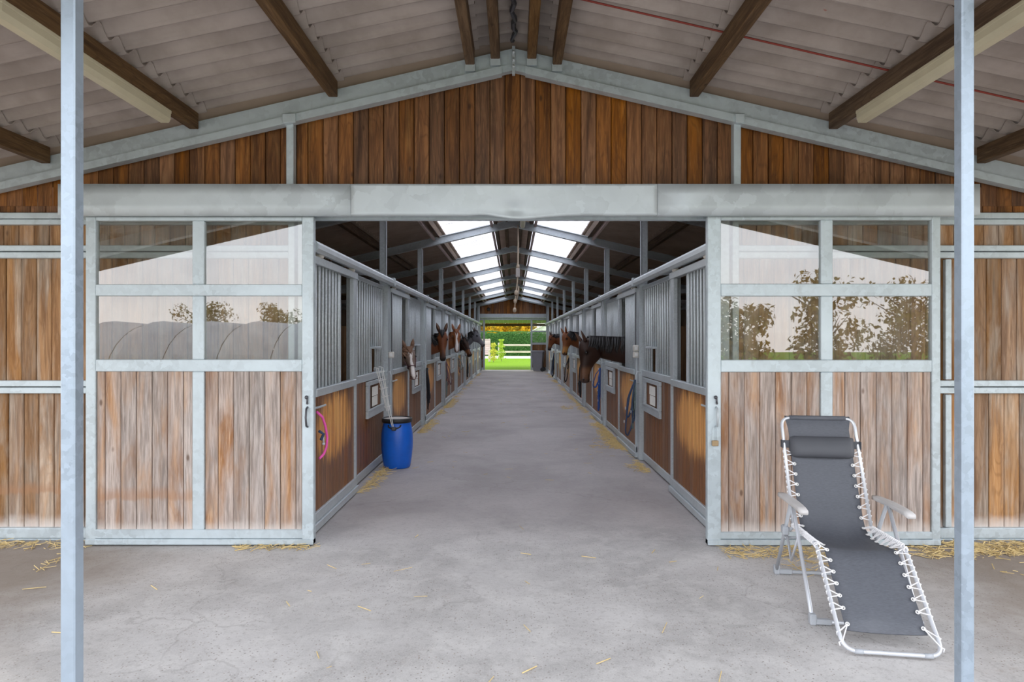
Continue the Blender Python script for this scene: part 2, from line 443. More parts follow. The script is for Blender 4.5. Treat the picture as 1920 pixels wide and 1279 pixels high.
def foliage(name, c0, c1, c2=None):
    m, nt, b, out = new_mat(name)
    p = pos_n(nt)
    n = noise_n(nt, p, 9, 3, 0.7)
    c = mixc(nt, smooth(nt, n, 0.3, 0.7), c0, c1)
    if c2:
        c = mixc(nt, smooth(nt, noise_n(nt, p, 1.1, 3), 0.45, 0.65), c, c2)
    nt.links.new(c, b.inputs['Base Color'])
    b.inputs['Roughness'].default_value = 0.9
    b.inputs['Specular IOR Level'].default_value = 0.08
    tl = nt.nodes.new('ShaderNodeBsdfTranslucent')
    nt.links.new(c, tl.inputs['Color'])
    mx = nt.nodes.new('ShaderNodeMixShader'); mx.inputs[0].default_value = 0.35
    nt.links.new(b.outputs[0], mx.inputs[1]); nt.links.new(tl.outputs[0], mx.inputs[2])
    nt.links.new(mx.outputs[0], out.inputs[0])
    return m
M['hedge'] = foliage('hedge_leaf', (0.04, 0.12, 0.03), (0.12, 0.26, 0.07))
M['autumn'] = foliage('autumn_leaf', (0.62, 0.34, 0.02), (0.80, 0.52, 0.04), (0.45, 0.34, 0.06))
M['brown_leaf'] = foliage('brown_leaf', (0.20, 0.14, 0.05), (0.36, 0.25, 0.08), (0.25, 0.22, 0.07))
M['sapling'] = foliage('sapling_leaf', (0.25, 0.42, 0.05), (0.48, 0.58, 0.07))
M['sapling2'] = foliage('sapling_yellow_leaf', (0.42, 0.48, 0.06), (0.62, 0.58, 0.10))
M['bark'] = plain('bark', (0.16, 0.12, 0.085), 0.9, 0, 0.3, 12)
M['grass'] = foliage('lawn_grass', (0.14, 0.27, 0.010), (0.25, 0.41, 0.02), (0.19, 0.34, 0.015))

def textile():
    m, nt, b, out = new_mat('grey_mesh_textile')
    p = pos_n(nt)
    w = noise_n(nt, pos_n(nt, (0.15, 0.15, 1)), 320, 2, 0.5)
    c = mixc(nt, w, (0.068, 0.073, 0.086), (0.125, 0.132, 0.155))
    c = mixc(nt, math_n(nt, 'MULTIPLY', smooth(nt, noise_n(nt, p, 5, 3), 0.5, 0.8), 0.3), c, (0.15, 0.155, 0.175))
    nt.links.new(c, b.inputs['Base Color'])
    b.inputs['Roughness'].default_value = 0.62
    bump(nt, b, w, 0.15, 0.001)
    return m
M['textile'] = textile()
M['cushion'] = plain('grey_cushion', (0.075, 0.078, 0.09), 0.6)

def translucent_green():
    m, nt, b, out = new_mat('greenish_roof_sheet')
    nt.nodes.remove(b)
    tr = nt.nodes.new('ShaderNodeBsdfTranslucent'); tr.inputs['Color'].default_value = (0.34, 0.38, 0.26, 1)
    df = nt.nodes.new('ShaderNodeBsdfDiffuse'); df.inputs['Color'].default_value = (0.42, 0.44, 0.34, 1)
    n = noise_n(nt, pos_n(nt), 4, 3)
    mx = nt.nodes.new('ShaderNodeMixShader')
    nt.links.new(math_n(nt, 'ADD', math_n(nt, 'MULTIPLY', n, 0.2), 0.55), mx.inputs[0])
    nt.links.new(tr.outputs[0], mx.inputs[1]); nt.links.new(df.outputs[0], mx.inputs[2])
    nt.links.new(mx.outputs[0], out.inputs[0])
    return m
M['green_sheet'] = translucent_green()

def coat_mat():
    m, nt, b, out = new_mat('horse_coat')
    a = nt.nodes.new('ShaderNodeVertexColor'); a.layer_name = 'coat'
    n = noise_n(nt, pos_n(nt), 30, 5, 0.7)
    c = mixc(nt, 0.35, a.outputs['Color'], mixc(nt, n, (0.55, 0.55, 0.55), (1.35, 1.3, 1.25)), 'MULTIPLY')
    nt.links.new(c, b.inputs['Base Color'])
    b.inputs['Roughness'].default_value = 0.5
    b.inputs['Specular IOR Level'].default_value = 0.3
    return m
M['coat'] = coat_mat()
M['mane_black'] = plain('black_mane_hair', (0.012, 0.010, 0.010), 0.45, 0, 0.4, 60)
M['mane_red'] = plain('chestnut_mane_hair', (0.25, 0.085, 0.03), 0.5, 0, 0.4, 60)
M['ear_dark'] = plain('dark_ear_hair', (0.05, 0.02, 0.011), 0.55, 0, 0.4, 60)
M['mane_brown'] = plain('brown_mane_hair', (0.17, 0.085, 0.045), 0.55, 0, 0.4, 60)

# ------------------------------------------------------------------ mesh builder
class MB:
    def __init__(s):
        s.v = []; s.f = []
    def add(s, vs, fs):
        o = len(s.v)
        s.v += [tuple(v) for v in vs]
        s.f += [tuple(i + o for i in f) for f in fs]
        return s
    def box(s, x0, x1, y0, y1, z0, z1):
        x0, x1 = min(x0, x1), max(x0, x1); y0, y1 = min(y0, y1), max(y0, y1)
        return s.add([(x0,y0,z0),(x1,y0,z0),(x1,y1,z0),(x0,y1,z0),(x0,y0,z1),(x1,y0,z1),(x1,y1,z1),(x0,y1,z1)],
                     [(0,3,2,1),(4,5,6,7),(0,1,5,4),(1,2,6,5),(2,3,7,6),(3,0,4,7)])
    def cbox(s, x0, x1, y0, y1, z0, z1, c=0.006):
        """box with all edges chamfered"""
        x0, x1 = min(x0, x1), max(x0, x1); y0, y1 = min(y0, y1), max(y0, y1); z0, z1 = min(z0, z1), max(z0, z1)
        bm = bmesh.new()
        bmesh.ops.create_cube(bm, size=1.0)
        for v in bm.verts:
            v.co = Vector(((x0+x1)/2 + v.co.x*(x1-x0), (y0+y1)/2 + v.co.y*(y1-y0), (z0+z1)/2 + v.co.z*(z1-z0)))
        c = min(c, 0.45*min(x1-x0, y1-y0, z1-z0))
        bmesh.ops.bevel(bm, geom=bm.edges[:], offset=c, segments=1, affect='EDGES')
        return s.from_bm(bm)
    def from_bm(s, bm):
        bm.verts.ensure_lookup_table(); bm.verts.index_update()
        vs = [v.co.copy() for v in bm.verts]
        fs = [[v.index for v in f.verts] for f in bm.faces]
        bm.free()
        return s.add(vs, fs)
    def tube(s, pts, r, n=8, closed=False, cap=True, flat=1.0):
        pts = [Vector(p) for p in pts]
        m = len(pts)
        rs = r if isinstance(r, (list, tuple)) else [r] * m
        base = len(s.v)
        prev = None
        for i, p in enumerate(pts):
            if closed:
                t = pts[(i+1) % m] - pts[i-1]
            else:
                t = pts[min(i+1, m-1)] - pts[max(i-1, 0)]
            if t.length < 1e-9: t = Vector((0, 0, 1))
            t.normalize()
            if prev is None:
                a = Vector((0, 0, 1)) if abs(t.z) < 0.9 else Vector((1, 0, 0))
                u = t.cross(a).normalized()
            else:
                u = prev - t * prev.dot(t)
                if u.length < 1e-6: u = t.orthogonal()
                u.normalize()
            prev = u
            w = t.cross(u)
            for k in range(n):
                an = 2*math.pi*k/n
                q = p + (u*math.cos(an) + w*math.sin(an)*flat) * rs[i]
                s.v.append(tuple(q))
        rng = m if closed else m-1
        for i in range(rng):
            for k in range(n):
                a = base + i*n + k; b_ = base + i*n + (k+1) % n
                j = (i+1) % m
                c = base + j*n + (k+1) % n; d = base + j*n + k
                s.f.append((a, b_, c, d))
        if cap and not closed:
            s.f.append(tuple(base + k for k in reversed(range(n))))
            s.f.append(tuple(base + (m-1)*n + k for k in range(n)))
        return s
    def lathe(s, prof, n=32, cx=0, cy=0):
        """profile of (r, z)"""
        base = len(s.v)
        for r, z in prof:
            for k in range(n):
                a = 2*math.pi*k/n
                s.v.append((cx + r*math.cos(a), cy + r*math.sin(a), z))
        for i in range(len(prof)-1):
            for k in range(n):
                s.f.append((base+i*n+k, base+i*n+(k+1) % n, base+(i+1)*n+(k+1) % n, base+(i+1)*n+k))
        s.f.append(tuple(base+k for k in reversed(range(n))))
        s.f.append(tuple(base+(len(prof)-1)*n+k for k in range(n)))
        return s
    def sphere(s, c, rx, ry=None, rz=None, n=12, m=8):
        ry = ry or rx; rz = rz or rx
        bm = bmesh.new()
        bmesh.ops.create_uvsphere(bm, u_segments=n, v_segments=m, radius=1.0)
        for v in bm.verts:
            v.co = Vector((c[0]+v.co.x*rx, c[1]+v.co.y*ry, c[2]+v.co.z*rz))
        return s.from_bm(bm)
    def loft(s, rings, n=16, power=2.2):
        """rings: (center, u axis half vector, w axis half vector)"""
        base = len(s.v)
        for c, u, w in rings:
            for k in range(n):
                a = 2*math.pi*k/n
                ca, sa = math.cos(a), math.sin(a)
                ca = math.copysign(abs(ca)**(2/power), ca); sa = math.copysign(abs(sa)**(2/power), sa)
                s.v.append(tuple(Vector(c) + Vector(u)*ca + Vector(w)*sa))
        for i in range(len(rings)-1):
            for k in range(n):
                s.f.append((base+i*n+k, base+i*n+(k+1) % n, base+(i+1)*n+(k+1) % n, base+(i+1)*n+k))
        s.f.append(tuple(base+k for k in reversed(range(n))))
        s.f.append(tuple(base+(len(rings)-1)*n+k for k in range(n)))
        return s
    def mesh(s, name, mat, smooth_=False):
        me = bpy.data.meshes.new(name)
        me.from_pydata(s.v, [], s.f)
        bm = bmesh.new(); bm.from_mesh(me)
        bmesh.ops.recalc_face_normals(bm, faces=bm.faces)
        bm.to_mesh(me); bm.free()
        if mat: me.materials.append(M[mat] if isinstance(mat, str) else mat)
        if smooth_:
            me.shade_smooth()
        return me
    def build(s, name, mat, parent=None, loc=(0, 0, 0), smooth_=False):
        return link(name, s.mesh(name, mat, smooth_), parent, loc)

def link(name, me, parent=None, loc=(0, 0, 0), rot=None):
    o = bpy.data.objects.new(name, me)
    COL.objects.link(o)
    o.parent = parent
    o.location = loc
    if rot: o.rotation_euler = rot
    return o

def tag(o, label, cat, group=None, kind=None):
    if label: o['label'] = label
    if cat: o['category'] = cat
    if group: o['group'] = group
    if kind: o['kind'] = kind
    return o

def thing(name, label, cat, loc=(0, 0, 0), rotz=0, group=None):
    o = bpy.data.objects.new(name, None)
    COL.objects.link(o)
    o.empty_display_size = 0.1
    o.location = loc; o.rotation_euler = (0, 0, rotz)
    return tag(o, label, cat, group)

def struct(name, label=None, loc=(0, 0, 0)):
    o = bpy.data.objects.new(name, None)
    COL.objects.link(o)
    o.empty_display_size = 0.1
    o.location = loc
    o['kind'] = 'structure'
    if label: o['label'] = label
    return o

_cache = {}
def plank_mesh(w, t, h, mat, face='Y'):
    """board standing on its base: width w, depth t, height h; front edges chamfered.
    face 'Y': front looks to -Y ; '+X' / '-X': front looks along X"""
    key = (round(w, 3), round(t, 3), round(h, 2), mat, face)
    if key in _cache: return _cache[key]
    c = 0.005
    pts = [(-w/2, t), (-w/2, c), (-w/2+c, 0), (w/2-c, 0), (w/2, c), (w/2, t)]
    vs = []
    for z in (0, h):
        for a, b_ in pts:
            if face == 'Y': vs.append((a, b_, z))
            elif face == '+X': vs.append((-b_, a, z))
            else: vs.append((b_, a, z))
    n = len(pts)
    fs = [(i, (i+1) % n, n+(i+1) % n, n+i) for i in range(n)]
    fs += [tuple(range(n)), tuple(range(2*n-1, n-1, -1))]
    mb = MB(); mb.add(vs, fs)
    me = mb.mesh('plank', mat)
    _cache[key] = me
    return me

def PX(px, D): return (px - 963.0) * D / F_PX
def PZ(py, D): return CAM_H + (636.0 - py) * D / F_PX

# ------------------------------------------------------------------ building dimensions
SLOPE = 0.2316
RIDGE_S = 3.895          # underside of the sheets at the ridge
RIDGE_B = 3.642          # lower edge of the steel rafters at the ridge
HALF_W = 5.3
Y_WALL = 5.08            # front faces of the wall boards
Y0 = 5.15; PITCH = 3.355; NST = 8
POSTS = [Y0 + PITCH*k for k in range(NST+1)]
Y_END = 32.55
PURLINS = [0.14, 0.335, 1.39, 2.46, 3.60, 4.75]
AX = 1.62                # aisle face of the stall doors

def slope_bar(mb, sx, x0, x1, zr0, zr1, y0, y1):
    """prism following the roof slope between |x| = x0..x1, ridge heights zr0..zr1"""
    vs = []
    for y in (y0, y1):
        for x, zr in ((x0, zr0), (x1, zr0), (x1, zr1), (x0, zr1)):
            vs.append((sx*x, y, zr - SLOPE*x))
    mb.add(vs, [(0,1,2,3),(7,6,5,4),(0,4,5,1),(1,5,6,2),(2,6,7,3),(3,7,4,0)])
    return mb

# ================================================================== SETTING
# floor
fl = MB(); fl.box(-14, 14, -12, 33.2, -0.25, 0.0)
floor = fl.build('floor', 'concrete'); floor['kind'] = 'structure'
floor['label'] = 'worn grey concrete floor running from apron through the stable aisle'

# ---------------- ceiling: sheets, purlins, rafters
ceiling = struct('ceiling', 'low pitched corrugated roof on timber purlins and steel rafters')
rows = [0.0] + [0.335, 1.39, 2.46, 3.60, 4.75, HALF_W + 0.35]
def sheet_mesh(sx, x0, x1, ylen, mat, amp=0.033, wl=0.177, lap=0.07, seg=8):
    key = ('sheet', sx, x0, x1, round(ylen, 3), mat)
    if key in _cache: return _cache[key]
    n = max(2, int(round(ylen / wl * seg)))
    xu = max(0.0, x0 - lap)
    vs = []; fs = []
    for i in range(n+1):
        y = ylen*i/n
        w = amp*(1 + math.cos(2*math.pi*y/wl))
        for k, x in enumerate((xu, x1)):
            z = RIDGE_S - SLOPE*x + w + (0.0 if k == 0 else 0.026)
            vs.append((sx*x, y, z)); vs.append((sx*x, y, z+0.007))
    for i in range(n):
        a = 4*i; b_ = 4*(i+1)
        fs += [(a, a+2, b_+2, b_), (a+1, b_+1, b_+3, a+3), (a, b_, b_+1, a+1), (a+2, a+3, b_+3, b_+2)]
    fs += [(0, 1, 3, 2), (4*n, 4*n+2, 4*n+3, 4*n+1)]
    mb = MB(); mb.add(vs, fs)
    me = mb.mesh('roof_sheet', mat)
    _cache[key] = me
    return me
SW = 0.177*5
for sx in (-1, 1):
    for r in range(6):
        for k in range(4):                       # canopy sheets in front of the wall
            link('roof_sheet', sheet_mesh(sx, rows[r], rows[r+1], SW+0.02, 'sheet'), ceiling, (0, 1.60+SW*k, 0.003*(k % 2)))
        for k in range(NST):                     # stable bays
            if r == 1:
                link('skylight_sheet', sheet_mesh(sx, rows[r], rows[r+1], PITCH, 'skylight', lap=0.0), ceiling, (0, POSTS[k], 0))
            else:
                link('roof_sheet', sheet_mesh(sx, rows[r], rows[r+1], PITCH, 'sheet_in'), ceiling, (0, POSTS[k], 0))
        link('roof_sheet', sheet_mesh(sx, rows[r], rows[r+1], 0.7, 'sheet_in'), ceiling, (0, POSTS[-1], 0))
    for x in PURLINS:
        mb = MB()
        hw = 0.035
        zt = RIDGE_S - SLOPE*x - 0.004
        mb.cbox(sx*x-hw, sx*x+hw, 1.62, 4.97, zt-0.125, zt, 0.004)
        mb.build('purlin', 'wood_purlin', ceiling)
        mb = MB()
        mb.cbox(sx*x-hw, sx*x+hw, 5.06, Y_END, zt-0.125, zt, 0.004)
        mb.build('purlin', 'wood_purlin', ceiling)
        if x < 0.5:
            # folded steel hanger carrying the purlin end
            mb = MB(); zb = zt-0.125
            mb.box(sx*x-hw-0.004, sx*x+hw+0.004, 4.955, 4.975, zb-0.05, zb+0.01)
            mb.build('purlin_hanger', 'steel', ceiling)
    # trim laths beside the skylight
    for x in (0.40, 1.46):
        mb = MB(); zt = RIDGE_S - SLOPE*x - 0.135
        mb.cbox(sx*x-0.022, sx*x+0.022, 5.2, Y_END-0.05, zt-0.03, zt+0.02, 0.003)
        mb.build('trim_lath', 'wood_pale', ceiling)
    # steel rafters
    for k, y in enumerate(POSTS[1:]):
        mb = MB()
        slope_bar(mb, sx, 0.0, HALF_W-0.05, RIDGE_B+0.0, RIDGE_B+0.012, y-0.05, y+0.05)
        slope_bar(mb, sx, 0.0, HALF_W-0.05, RIDGE_B+0.012, RIDGE_B+0.135, y-0.006, y+0.006)
        slope_bar(mb, sx, 0.0, HALF_W-0.05, RIDGE_B+0.125, RIDGE_B+0.137, y-0.05, y+0.05)
        mb.build('rafter', 'steel_in', ceiling)
    # front canopy rafter over the two posts and fascia at the open edge
    mb = MB(); slope_bar(mb, sx, 0.0, HALF_W+0.2, RIDGE_S-0.29, RIDGE_S-0.13, 2.50, 2.60)
    mb.build('rafter', 'steel', ceiling)
    mb = MB(); slope_bar(mb, sx, 0.0, HALF_W+0.3, RIDGE_S-0.20, RIDGE_S+0.06, 1.56, 1.60)
    mb.build('fascia_board', 'wood_purlin', ceiling)
    # torn flashing along the ridge
mb = MB()
pts = []
for i in range(60):
    y = 1.7 + i*0.055
    pts.append((0.012*math.sin(i*1.7)+0.008*math.sin(i*0.6), y, RIDGE_S-0.02-0.012*(1+math.sin(i*2.3))))
mb.tube(pts, [0.012+0.008*abs(math.sin(i*1.3)) for i in range(60)], 6)
mb.build('ridge_seal', 'iron', ceiling)
mb = MB(); mb.box(-0.12, 0.12, 1.6, Y_END, RIDGE_S+0.055, RIDGE_S+0.075)
mb.build('ridge_cap', 'sheet_in', ceiling)
# red sealing strip at a sheet joint of the right-hand slope
mb = MB(); mb.tube([(x, 4.20, RIDGE_S - SLOPE*x + 0.0) for x in (0.36, 1.3, 2.4, 3.9)], 0.0065, 6)
mb.build('sealing_strip', 'red_strip', ceiling)

# ---------------- front wall
wf = struct('wall_front', 'timber board front wall and gable in a galvanised steel frame')
# gable boards and side boards
PW = 0.1195
def planks_y(parent, xa, xb, zfun, mat, y, start=None, t=0.024):
    """vertical boards with front face at y; zfun(x) -> (z0, z1)"""
    x = xa if start is None else start
    while x < xb - 0.012:
        a = max(x, xa); b_ = min(x + PW, xb)
        w = b_ - a - 0.0045
        if w > 0.008:
            z0, z1 = zfun((a+b_)/2)
            if z1 - z0 > 0.03:
                dy = random.uniform(-0.002, 0.002)
                link('plank', plank_mesh(w, t, round(z1-z0, 2), mat), parent, ((a+b_)/2, y+dy, z0))
        x += PW
Z_HEAD_T = PZ(345, 4.85)
def gz(x): return (Z_HEAD_T-0.12, RIDGE_B - SLOPE*abs(x) + 0.06)
xg = PX(546, 5.05)
planks_y(wf, -xg*-1+0.03, -(xg+0.03)*1 if False else 1.72, gz, 'wood_gable', Y_WALL, start=-1.74+0.0)
# (left and right fields beside the gable studs)
planks_y(wf, -HALF_W, -1.755, gz, 'wood_gable', Y_WALL-0.004)
planks_y(wf, 1.765, HALF_W, gz, 'wood_gable', Y_WALL-0.004)
for sx in (-1, 1):
    mb = MB()
    slope_bar(mb, sx, 0.09, HALF_W, RIDGE_B, RIDGE_B+0.058, 4.955, 5.03)
    mb.build('rafter_flange', 'steel', wf)
    mb = MB()
    slope_bar(mb, sx, 0.0, HALF_W, RIDGE_B+0.064, RIDGE_B+0.185, 4.985, 5.03)
    mb.build('rafter_web', 'steel', wf)
    mb = MB()
    slope_bar(mb, sx, 0.0, 0.30, RIDGE_B+0.012, RIDGE_B+0.064, 4.975, 5.03)
    mb.build('apex_plate', 'steel', wf)
    mb = MB()
    slope_bar(mb, sx, 0.0, HALF_W, RIDGE_B+0.15, RIDGE_S+0.03, 5.035, 5.06)
    mb.build('eaves_closer', 'sheet_in', wf)
    # gable stud with its folded cap
    xs = sx*1.735
    mb = MB(); mb.cbox(xs-0.028, xs+0.028, 5.0, 5.07, Z_HEAD_T-0.02, RIDGE_B-SLOPE*1.735+0.03, 0.004)
    mb.build('stud', 'steel', wf)
    mb = MB(); zc = RIDGE_B-SLOPE*1.735
    mb.cbox(xs-0.035-0.02*(sx < 0)*0, xs+0.035+0.03*(sx < 0)-0.0, 4.94, 4.955, zc+0.0, zc+0.07, 0.003)
    mb.cbox(xs-0.035, xs+0.035, 4.94, 5.01, zc+0.062, zc+0.07, 0.003)
    mb.build('stud_cap', 'steel', wf)
for sx in (-1, 1):
    mb = MB(); slope_bar(mb, sx, 0.0, HALF_W, RIDGE_B-1.0, RIDGE_S+0.035, 5.125, 5.14)
    bk = [(x, y, max(z, Z_HEAD_T-0.15)) for x, y, z in mb.v]; mb.v = bk
    mb.build('backing_board', 'wood_dark', wf)
    mb = MB(); mb.box(sx*(1.72), sx*HALF_W, 5.125, 5.14, 0.0, Z_HEAD_T-0.15); mb.build('backing_board', 'wood_dark', wf)
# apex bolt plate
mb = MB(); mb.cbox(-0.012, 0.012, 4.95, 4.985, RIDGE_B-0.03, RIDGE_B+0.19, 0.003)
for z in (0.03, 0.08, 0.14): mb.sphere((0, 4.945, RIDGE_B+z), 0.012)
mb.build('apex_plate', 'steel_in', wf)
# sill strip below the middle gable field
mb = MB(); mb.cbox(-1.71, 1.71, 5.03, 5.075, Z_HEAD_T-0.01, Z_HEAD_T+0.018, 0.004)
mb.build('sill_strip', 'steel', wf)
# side walls of boards, left and right, continuing behind the open doors
JAMB = 1.62
zb = [(PZ(989, 5.08), PZ(738, 5.08)), (PZ(713, 5.08), PZ(485, 5.08)), (PZ(461, 5.08), PZ(421, 5.08)), (PZ(399, 5.08), Z_HEAD_T)]
for sx in (-1, 1):
    xa, xb = (-HALF_W, -JAMB-0.1) if sx < 0 else (JAMB+0.1, HALF_W)
    for i, (z0, z1) in enumerate(zb):
        planks_y(wf, xa, xb, lambda x, z0=z0, z1=z1: (z0-0.03, z1+0.03), 'wood_gable' if i == 3 else 'wood_side', Y_WALL+0.012*(i < 3), start=xa-0.02*i)
    def band(za, zb_, yy=5.045, x0=xa, x1=xb, nm='rail'):
        mb = MB(); mb.cbox(x0, x1, yy, 5.10, za, zb_, 0.005); mb.build(nm, 'steel', wf)
    band(PZ(1009, 5.06), PZ(990, 5.06), 5.05)
    band(0.0, PZ(1009, 5.06)-0.004, 5.055, nm='base_rail')
    band(PZ(738, 5.05), PZ(726.5, 5.05)); band(PZ(725, 5.05), PZ(713.5, 5.05))
    band(PZ(484, 5.05), PZ(472.5, 5.05)); band(PZ(471, 5.05), PZ(460, 5.05))
    band(PZ(421, 5.05), PZ(411, 5.05)); band(PZ(410, 5.05), PZ(399, 5.05), 5.035)
    # door jamb: two upright channels
    mb = MB(); xj = sx*JAMB
    mb.cbox(xj-sx*0.02, xj+sx*0.06, 5.02, 5.14, 0, 2.56, 0.005); mb.build('jamb', 'steel', wf)
    mb = MB(); mb.cbox(xj+sx*0.085, xj+sx*0.135, 5.02, 5.14, 0, 2.56, 0.005); mb.build('jamb', 'steel', wf)
# slim steel upright standing off the right-hand wall
for sx in (-1, 1):
    xq = PX(1779, 5.05) if sx > 0 else PX(148, 5.05)
    for za, zb_ in ((PZ(712, 5.05), PZ(486, 5.05)), (PZ(989, 5.05), PZ(740, 5.05))):
        mb = MB(); mb.cbox(xq-0.024, xq+0.024, 5.05, 5.085, za, zb_, 0.004)
        if sx > 0: mb.build('stud', 'steel', wf)
# header: folded steel track cover in front of the sliding doors
HZ0, HZ1 = PZ(402.5, 4.83), PZ(345, 4.83)
hx = [PX(108, 4.83), PX(657, 4.83), PX(1233, 4.83), PX(1838, 4.83)]
def header_piece(x0, x1, dent=False):
    nx, nz = (70, 14) if dent else (8, 3)
    vs = []; fs = []
    for i in range(nx+1):
        for k in range(nz+1):
            x = x0 + (x1-x0)*i/nx; z = HZ0 + (HZ1-HZ0)*k/nz
            y = 4.83; dz = 0
            if dent:
                dx = (x-0.01)/0.42; dzz = (z-(HZ0+0.035))/0.10
                y += 0.05*math.exp(-(dx*dx)*1.4)*math.exp(-(dzz*dzz)*0.9) + 0.03*math.exp(-((x-0.01)/0.05)**2-((z-HZ0-0.07)/0.035)**2)
                dz = -0.02*math.exp(-((x-0.06)/0.22)**2)*(1-k/nz) + 0.012*math.exp(-((x+0.22)/0.10)**2)*(1-k/nz)
            y += 0.002*math.sin(x*9+z*5)
            vs.append((x, y, z+dz))
    W = nz+1
    for i in range(nx):
        for k in range(nz):
            fs.append((i*W+k, (i+1)*W+k, (i+1)*W+k+1, i*W+k+1))
    o = len(vs)
    for (x, y, z) in list(vs): vs.append((x, 4.90, z))
    for i in range(nx):
        fs.append((i*W, o+i*W, o+(i+1)*W, (i+1)*W)); fs.append((i*W+nz, (i+1)*W+nz, o+(i+1)*W+nz, o+i*W+nz))
    for k in range(nz):
        fs.append((k, k+1, o+k+1, o+k)); fs.append((nx*W+k, o+nx*W+k, o+nx*W+k+1, nx*W+k+1))
    mb = MB(); mb.add(vs, fs)
    o_ = mb.build('track_cover', 'steel_fascia', wf, smooth_=True)
    return o_
header_piece(hx[0], hx[1]-0.002); header_piece(hx[1]+0.002, hx[2]-0.002, True); header_piece(hx[2]+0.002, hx[3])
mb = MB(); mb.cbox(hx[0], hx[3], 4.90, 5.10, HZ1-0.03, HZ1-0.005, 0.003); mb.build('track_top', 'steel', wf)
mb = MB(); mb.cbox(hx[0], hx[3], 5.02, 5.10, HZ0+0.0, HZ1-0.03, 0.003); mb.build('lintel', 'steel', wf)

# ---------------- sliding front doors
def sliding_door(name, label, D, x0, x1, mid0, mid1, ztop, zbot, rails, lw, rw, handed):
    d = struct(name, label, ((x0+x1)/2, D, 0))
    ox = (x0+x1)/2
    def bx(nm, a, b_, za, zb_, y0=0.0, y1=0.06, mat='steel', c=0.005):
        mb = MB(); mb.cbox(a-ox, b_-ox, y0, y1, za, zb_, c); return mb.build(nm, mat, d)
    bx('stile', x0, x0+lw, zbot, ztop); bx('stile', x1-rw, x1, zbot, ztop)
    bx('bottom_rail', x0+lw*0.3, x1-rw*0.3, zbot+0.045, rails[3], 0.002, 0.058)
    bx('kick_strip', x0, x1, zbot, zbot+0.043, -0.008, 0.062)
    bx('top_rail', x0+lw, x1-rw, rails[0], ztop, 0.001, 0.059)
    bx('middle_rail', x0+lw, x1-rw, rails[1][0], rails[1][1], 0.001, 0.059)
    bx('middle_rail', x0+lw, x1-rw, rails[2][0], rails[2][1], 0.001, 0.059)
    bx('mullion', mid0, mid1, rails[1][1], rails[0], 0.002, 0.058)
    bx('mullion', mid0, mid1, rails[2][1], rails[1][0], 0.002, 0.058)
    bx('mullion', mid0, mid1, rails[3], rails[2][0], 0.002, 0.058)
    for a, b_ in ((x0+lw, mid0), (mid1, x1-rw)):
        for za, zb_ in ((rails[1][1], rails[0]), (rails[2][1], rails[1][0])):
            mb = MB(); mb.box(a-ox-0.004, b_-ox+0.004, 0.024, 0.030, za-0.004, zb_+0.004)
            mb.build('pane', 'glass', d)
        # boards
        st = a - (0.055 if a == x0+lw else 0.02)
        x = st
        while x < b_ - 0.004:
            aa = max(x, a); bb = min(x+PW, b_)
            if bb-aa > 0.01:
                link('plank', plank_mesh(bb-aa-0.0045, 0.022, round(rails[2][0]-rails[3], 2), 'wood_weather'), d,
                     ((aa+bb)/2-ox, 0.016+random.uniform(-0.002, 0.002), rails[3]))
            x += PW
    mb = MB(); mb.box(x0+lw-ox, x1-rw-ox, 0.040, 0.048, rails[3], rails[2][0]); mb.build('backing_board', 'wood_dark', d)
    # handle and latch on the meeting stile
    hx_ = (x1-rw/2 if handed > 0 else x0+lw*0.62) - ox
    zc = PZ(782, D)
    mb = MB()
    mb.tube([(hx_, 0.0, zc+0.075), (hx_, -0.03, zc+0.065), (hx_, -0.045, zc), (hx_, -0.03, zc-0.065), (hx_, 0.0, zc-0.075)], 0.008, 8)
    mb.build('handle', 'iron' if handed > 0 else 'steel_in', d, smooth_=True)
    mb = MB(); zl = PZ(745, D)
    mb.sphere((hx_-0.005, -0.012, zl), 0.014); mb.tube([(hx_, -0.012, zl), (hx_+0.002, -0.016, zl-0.045)], 0.007, 8)
    mb.sphere((hx_+0.002, -0.016, zl-0.045), 0.009)
    mb.build('latch', 'iron', d, smooth_=True)
    return d
D = 4.92
RL = (PZ(414, D), (PZ(555, D), PZ(533, D)), (PZ(697, D), PZ(674, D)), PZ(993.5, D))
door_l = sliding_door('door_1', 'left galvanised sliding stable door with four panes over weathered boards', D,
    PX(160, D), PX(587.5, D), PX(360, D), PX(382, D), PZ(406, D), 0.012, RL, PX(178.5, D)-PX(160, D), PX(588, D)-PX(566.5, D), +1)
RR = (PZ(412.5, D), (PZ(555.5, D), PZ(532, D)), (PZ(698, D), PZ(675, D)), PZ(998, D))
door_r = sliding_door('door_2', 'right galvanised sliding stable door with four panes behind the recliner', D,
    PX(1327, D), PX(1764, D), PX(1540, D), PX(1562, D), PZ(405, D), 0.008, RR, PX(1352, D)-PX(1327, D), PX(1764, D)-PX(1748, D), -1)

# padlock hanging from the right door handle
xq = PX(1340.5, 4.9)
mb = MB()
pl = thing('padlock', 'brass padlock with a long shackle hanging from the right sliding door', 'padlock', (xq, 4.895, PZ(836, 4.9)))
mb = MB(); mb.cbox(-0.024, 0.024, -0.012, 0.012, 0, 0.042, 0.004); mb.build('lock_body', 'brass', pl)
mb = MB(); mb.tube([(-0.017, 0, 0.03), (-0.017, 0, 0.125), (-0.010, 0, 0.14), (0.010, 0, 0.14), (0.017, 0, 0.125), (0.017, 0, 0.03)], 0.0035, 6)
mb.build('shackle', 'steel', pl)

